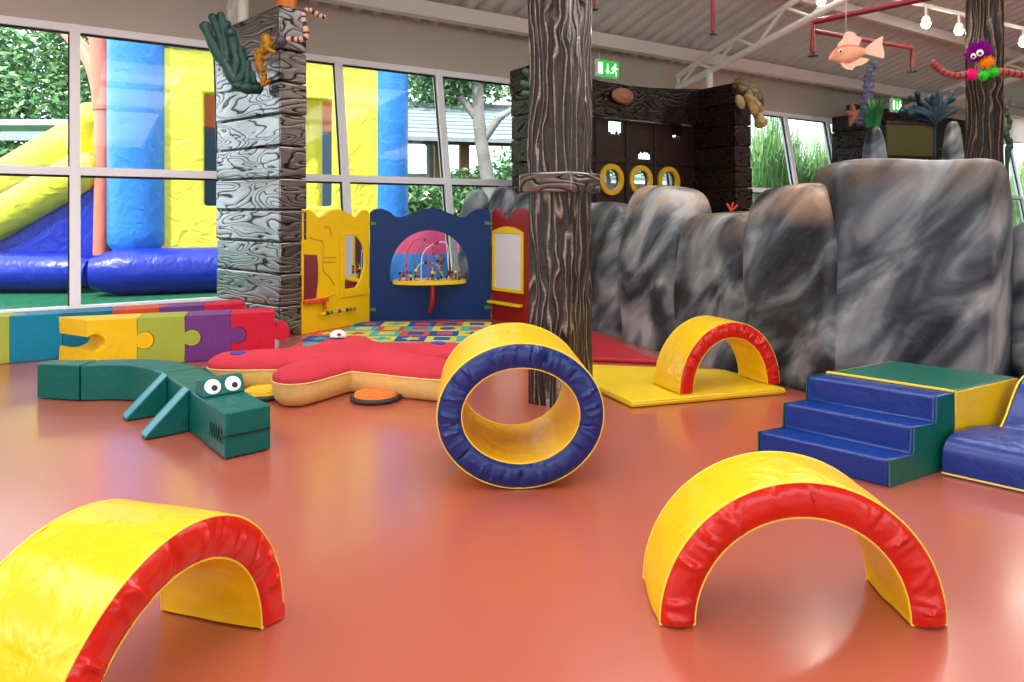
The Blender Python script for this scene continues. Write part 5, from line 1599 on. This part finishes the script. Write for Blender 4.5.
tree('leafy_tree', 'dense leafy green tree outside beyond the slide', (-12.8, 18.5, 0), [(0, 0, 4.2, 2.6, 1.6, 2.9), (-2.6, 0.6, 4.6, 2.2, 1.5, 2.6), (1.6, 0.4, 5.0, 1.6, 1.2, 2.2)], 17000, 0.12, 1, 3.0, 0.2)
tree('leafy_tree', 'pale green tree beyond the timber shelter behind the second blue tower', (-2.3, 20, 0), [(0, 0, 5.4, 2.2, 1.4, 1.8), (2.6, 0, 5.9, 1.9, 1.2, 1.5)], 9000, 0.11, 2, 4.5, 0.16)
tree('leaning_tree', 'slim grey trunked leaning tree outside the window next to the dark pillar', (-0.30, 13.6, 0), [(-0.7, 0.2, 4.3, 0.9, 0.8, 0.7), (-1.1, 0.3, 3.8, 0.6, 0.6, 0.4)], 2200, 0.09, 3, 4.4, 0.15, (-0.42, 0))
tree('garden_shrub', 'bright green garden shrub under the timber shelter', (-1.0, 17.2, 0), [(0, 0, 1.2, 1.3, 0.7, 1.2), (1.5, 0.2, 1.5, 1.0, 0.7, 1.5)], 6000, 0.09, 4, cat='shrub')
tree('garden_shrub', 'low green shrub outside at the foot of the second blue tower', (-2.0, 15.8, 0), [(0, 0, 1.0, 0.8, 0.5, 1.0)], 1300, 0.11, 5, cat='shrub')
tree('garden_hedge', 'tall green hedge far outside behind the reeds and porthole doors', (4.5, 26.5, 0), [(0, 0, 1.6, 3.5, 0.8, 1.7), (-4.0, 0, 1.9, 2.5, 0.8, 2.0)], 9000, 0.13, 6, cat='hedge')
for i, (px, Y, hh, lb) in enumerate([(766, 16.4, 3.5, 'tall green reed clump outside the window beside the timber pillar'), (785, 17.2, 3.2, 'pale green reed clump outside just before the window bar beyond the turtle'),
                                     (818, 17.6, 3.1, 'broad reed clump outside between the window bar and the black timber pillar'), (840, 19.4, 3.2, 'reed clump outside half hidden by the black timber pillar'),
                                     (1018, 24, 3.2, 'reed clump outside the last window beyond the far bark post')]):
    p_ = D(px, 213, Y)
    blades('reed_clump', lb, (p_.x, p_.y, 0), 900, hh * 1.32, 1.15, None, 20 + i, 0.024, 'reeds', M_reed, 'reed clumps outside the windows', droop=0.5)

# timber shelter
sh0 = Vector((-2.2, 17.5, 0))
sl_ = thing('timber_shelter', 'timber garden shelter with grey shingle roof outside the windows', 'shelter', sh0, 0.25)
for x_ in (0.35, 1.0, 3.2):
    mb = MB(); mb.box((x_ - 0.12, -0.12, 0.0), (x_ + 0.12, 0.12, 3.0)); mb.build('post', M_timber, sl_, bevel=0.01)
mb = MB(); mb.box((-2.2, -0.12, 3.0), (4.6, 0.12, 3.28)); mb.build('beam', M_timber, sl_, bevel=0.01)
mb = MB(); mb.add([(-2.6, -0.8, 3.1), (5.0, -0.8, 3.1), (5.0, 2.6, 4.5), (-2.6, 2.6, 4.5), (-2.6, -0.8, 3.0), (5.0, -0.8, 3.0), (5.0, 2.6, 4.4), (-2.6, 2.6, 4.4)], [(0, 1, 2, 3), (7, 6, 5, 4), (0, 4, 5, 1), (1, 5, 6, 2), (2, 6, 7, 3), (3, 7, 4, 0)]); mb.build('roof', M_shingle, sl_, smooth=0)
mb = MB()
for k in range(9): f = (k + 1) / 10; mb.bar((-2.6, -0.8 + 3.4 * f, 3.12 + 1.4 * f), (5.0, -0.8 + 3.4 * f, 3.12 + 1.4 * f), 0.03, 0.03)
mb.build('shingle_course', M_shingle, sl_, smooth=0)
gw = thing('garden_wall', 'pale garden wall outside beyond the timber shelter', 'wall', (-2.5, 21.5, 0), 0.25)
mb = MB(); mb.box((-2, 0, 0), (9, 0.2, 2.4)); mb.build('masonry', M_render, gw, smooth=0)
mb = MB(); mb.box((-2.05, -0.04, 2.4), (9.05, 0.24, 2.48)); mb.build('coping', M_shingle, gw, smooth=0)
# garden canopy at the left window
gh0 = D(25, 213, 16.0); gh0.z = 0
gh = thing('garden_canopy', 'pale blue flat roofed garden canopy on posts outside before the leafy tree', 'canopy', gh0)
for sx in (-1.1, 1.1):
    for sy in (-0.4, 0.4):
        mb = MB(); mb.box((sx - .05, sy - .05, 0), (sx + .05, sy + .05, 3.2)); mb.build('post', M_shingle, gh, smooth=0)
mb = MB(); mb.box((-1.7, -0.7, 3.2), (1.7, 0.7, 3.32)); mb.build('roof_panel', M_white, gh, bevel=0.01)
mb = MB(); mb.box((-1.7, -0.75, 2.85), (1.7, -0.68, 3.05)); mb.build('fascia_board', M_shingle, gh, bevel=0.01)
mb = MB(); mb.box((-1.5, 0.3, 0.0), (1.5, 0.36, 2.6)); mb.build('screen', M_door, gh, smooth=0)

# ================================================================== LIGHT, SKY, CAMERA
w = bpy.data.worlds.new('sky'); SC.world = w; w.use_nodes = True
nt = w.node_tree
bg = nt.nodes['Background']
bg.inputs[0].default_value = (0.86, 0.94, 1.0, 1); bg.inputs[1].default_value = 2.8
sun = bpy.data.lights.new('sun', 'SUN'); sun.energy = 5.0; sun.angle = math.radians(3); sun.color = (1, 0.96, 0.88)
so = bpy.data.objects.new('sun', sun); COL.objects.link(so)
so.rotation_euler = (math.radians(38), 0, math.radians(-28))

cam = bpy.data.cameras.new('camera'); cam.sensor_width = 36.0; cam.lens = FPX / 1024 * 36.0
cam.shift_y = -(341 - HZ) / 1024; cam.clip_start = 0.05; cam.clip_end = 200
co = bpy.data.objects.new('camera', cam); COL.objects.link(co)
co.location = (0, 0, H); co.rotation_euler = (PI / 2, 0, 0)
SC.camera = co
SC.view_settings.view_transform = 'Standard'; SC.view_settings.look = 'None'
SC.view_settings.gamma = 1.0; SC.view_settings.use_curve_mapping = False
SC.view_settings.exposure = 0.2
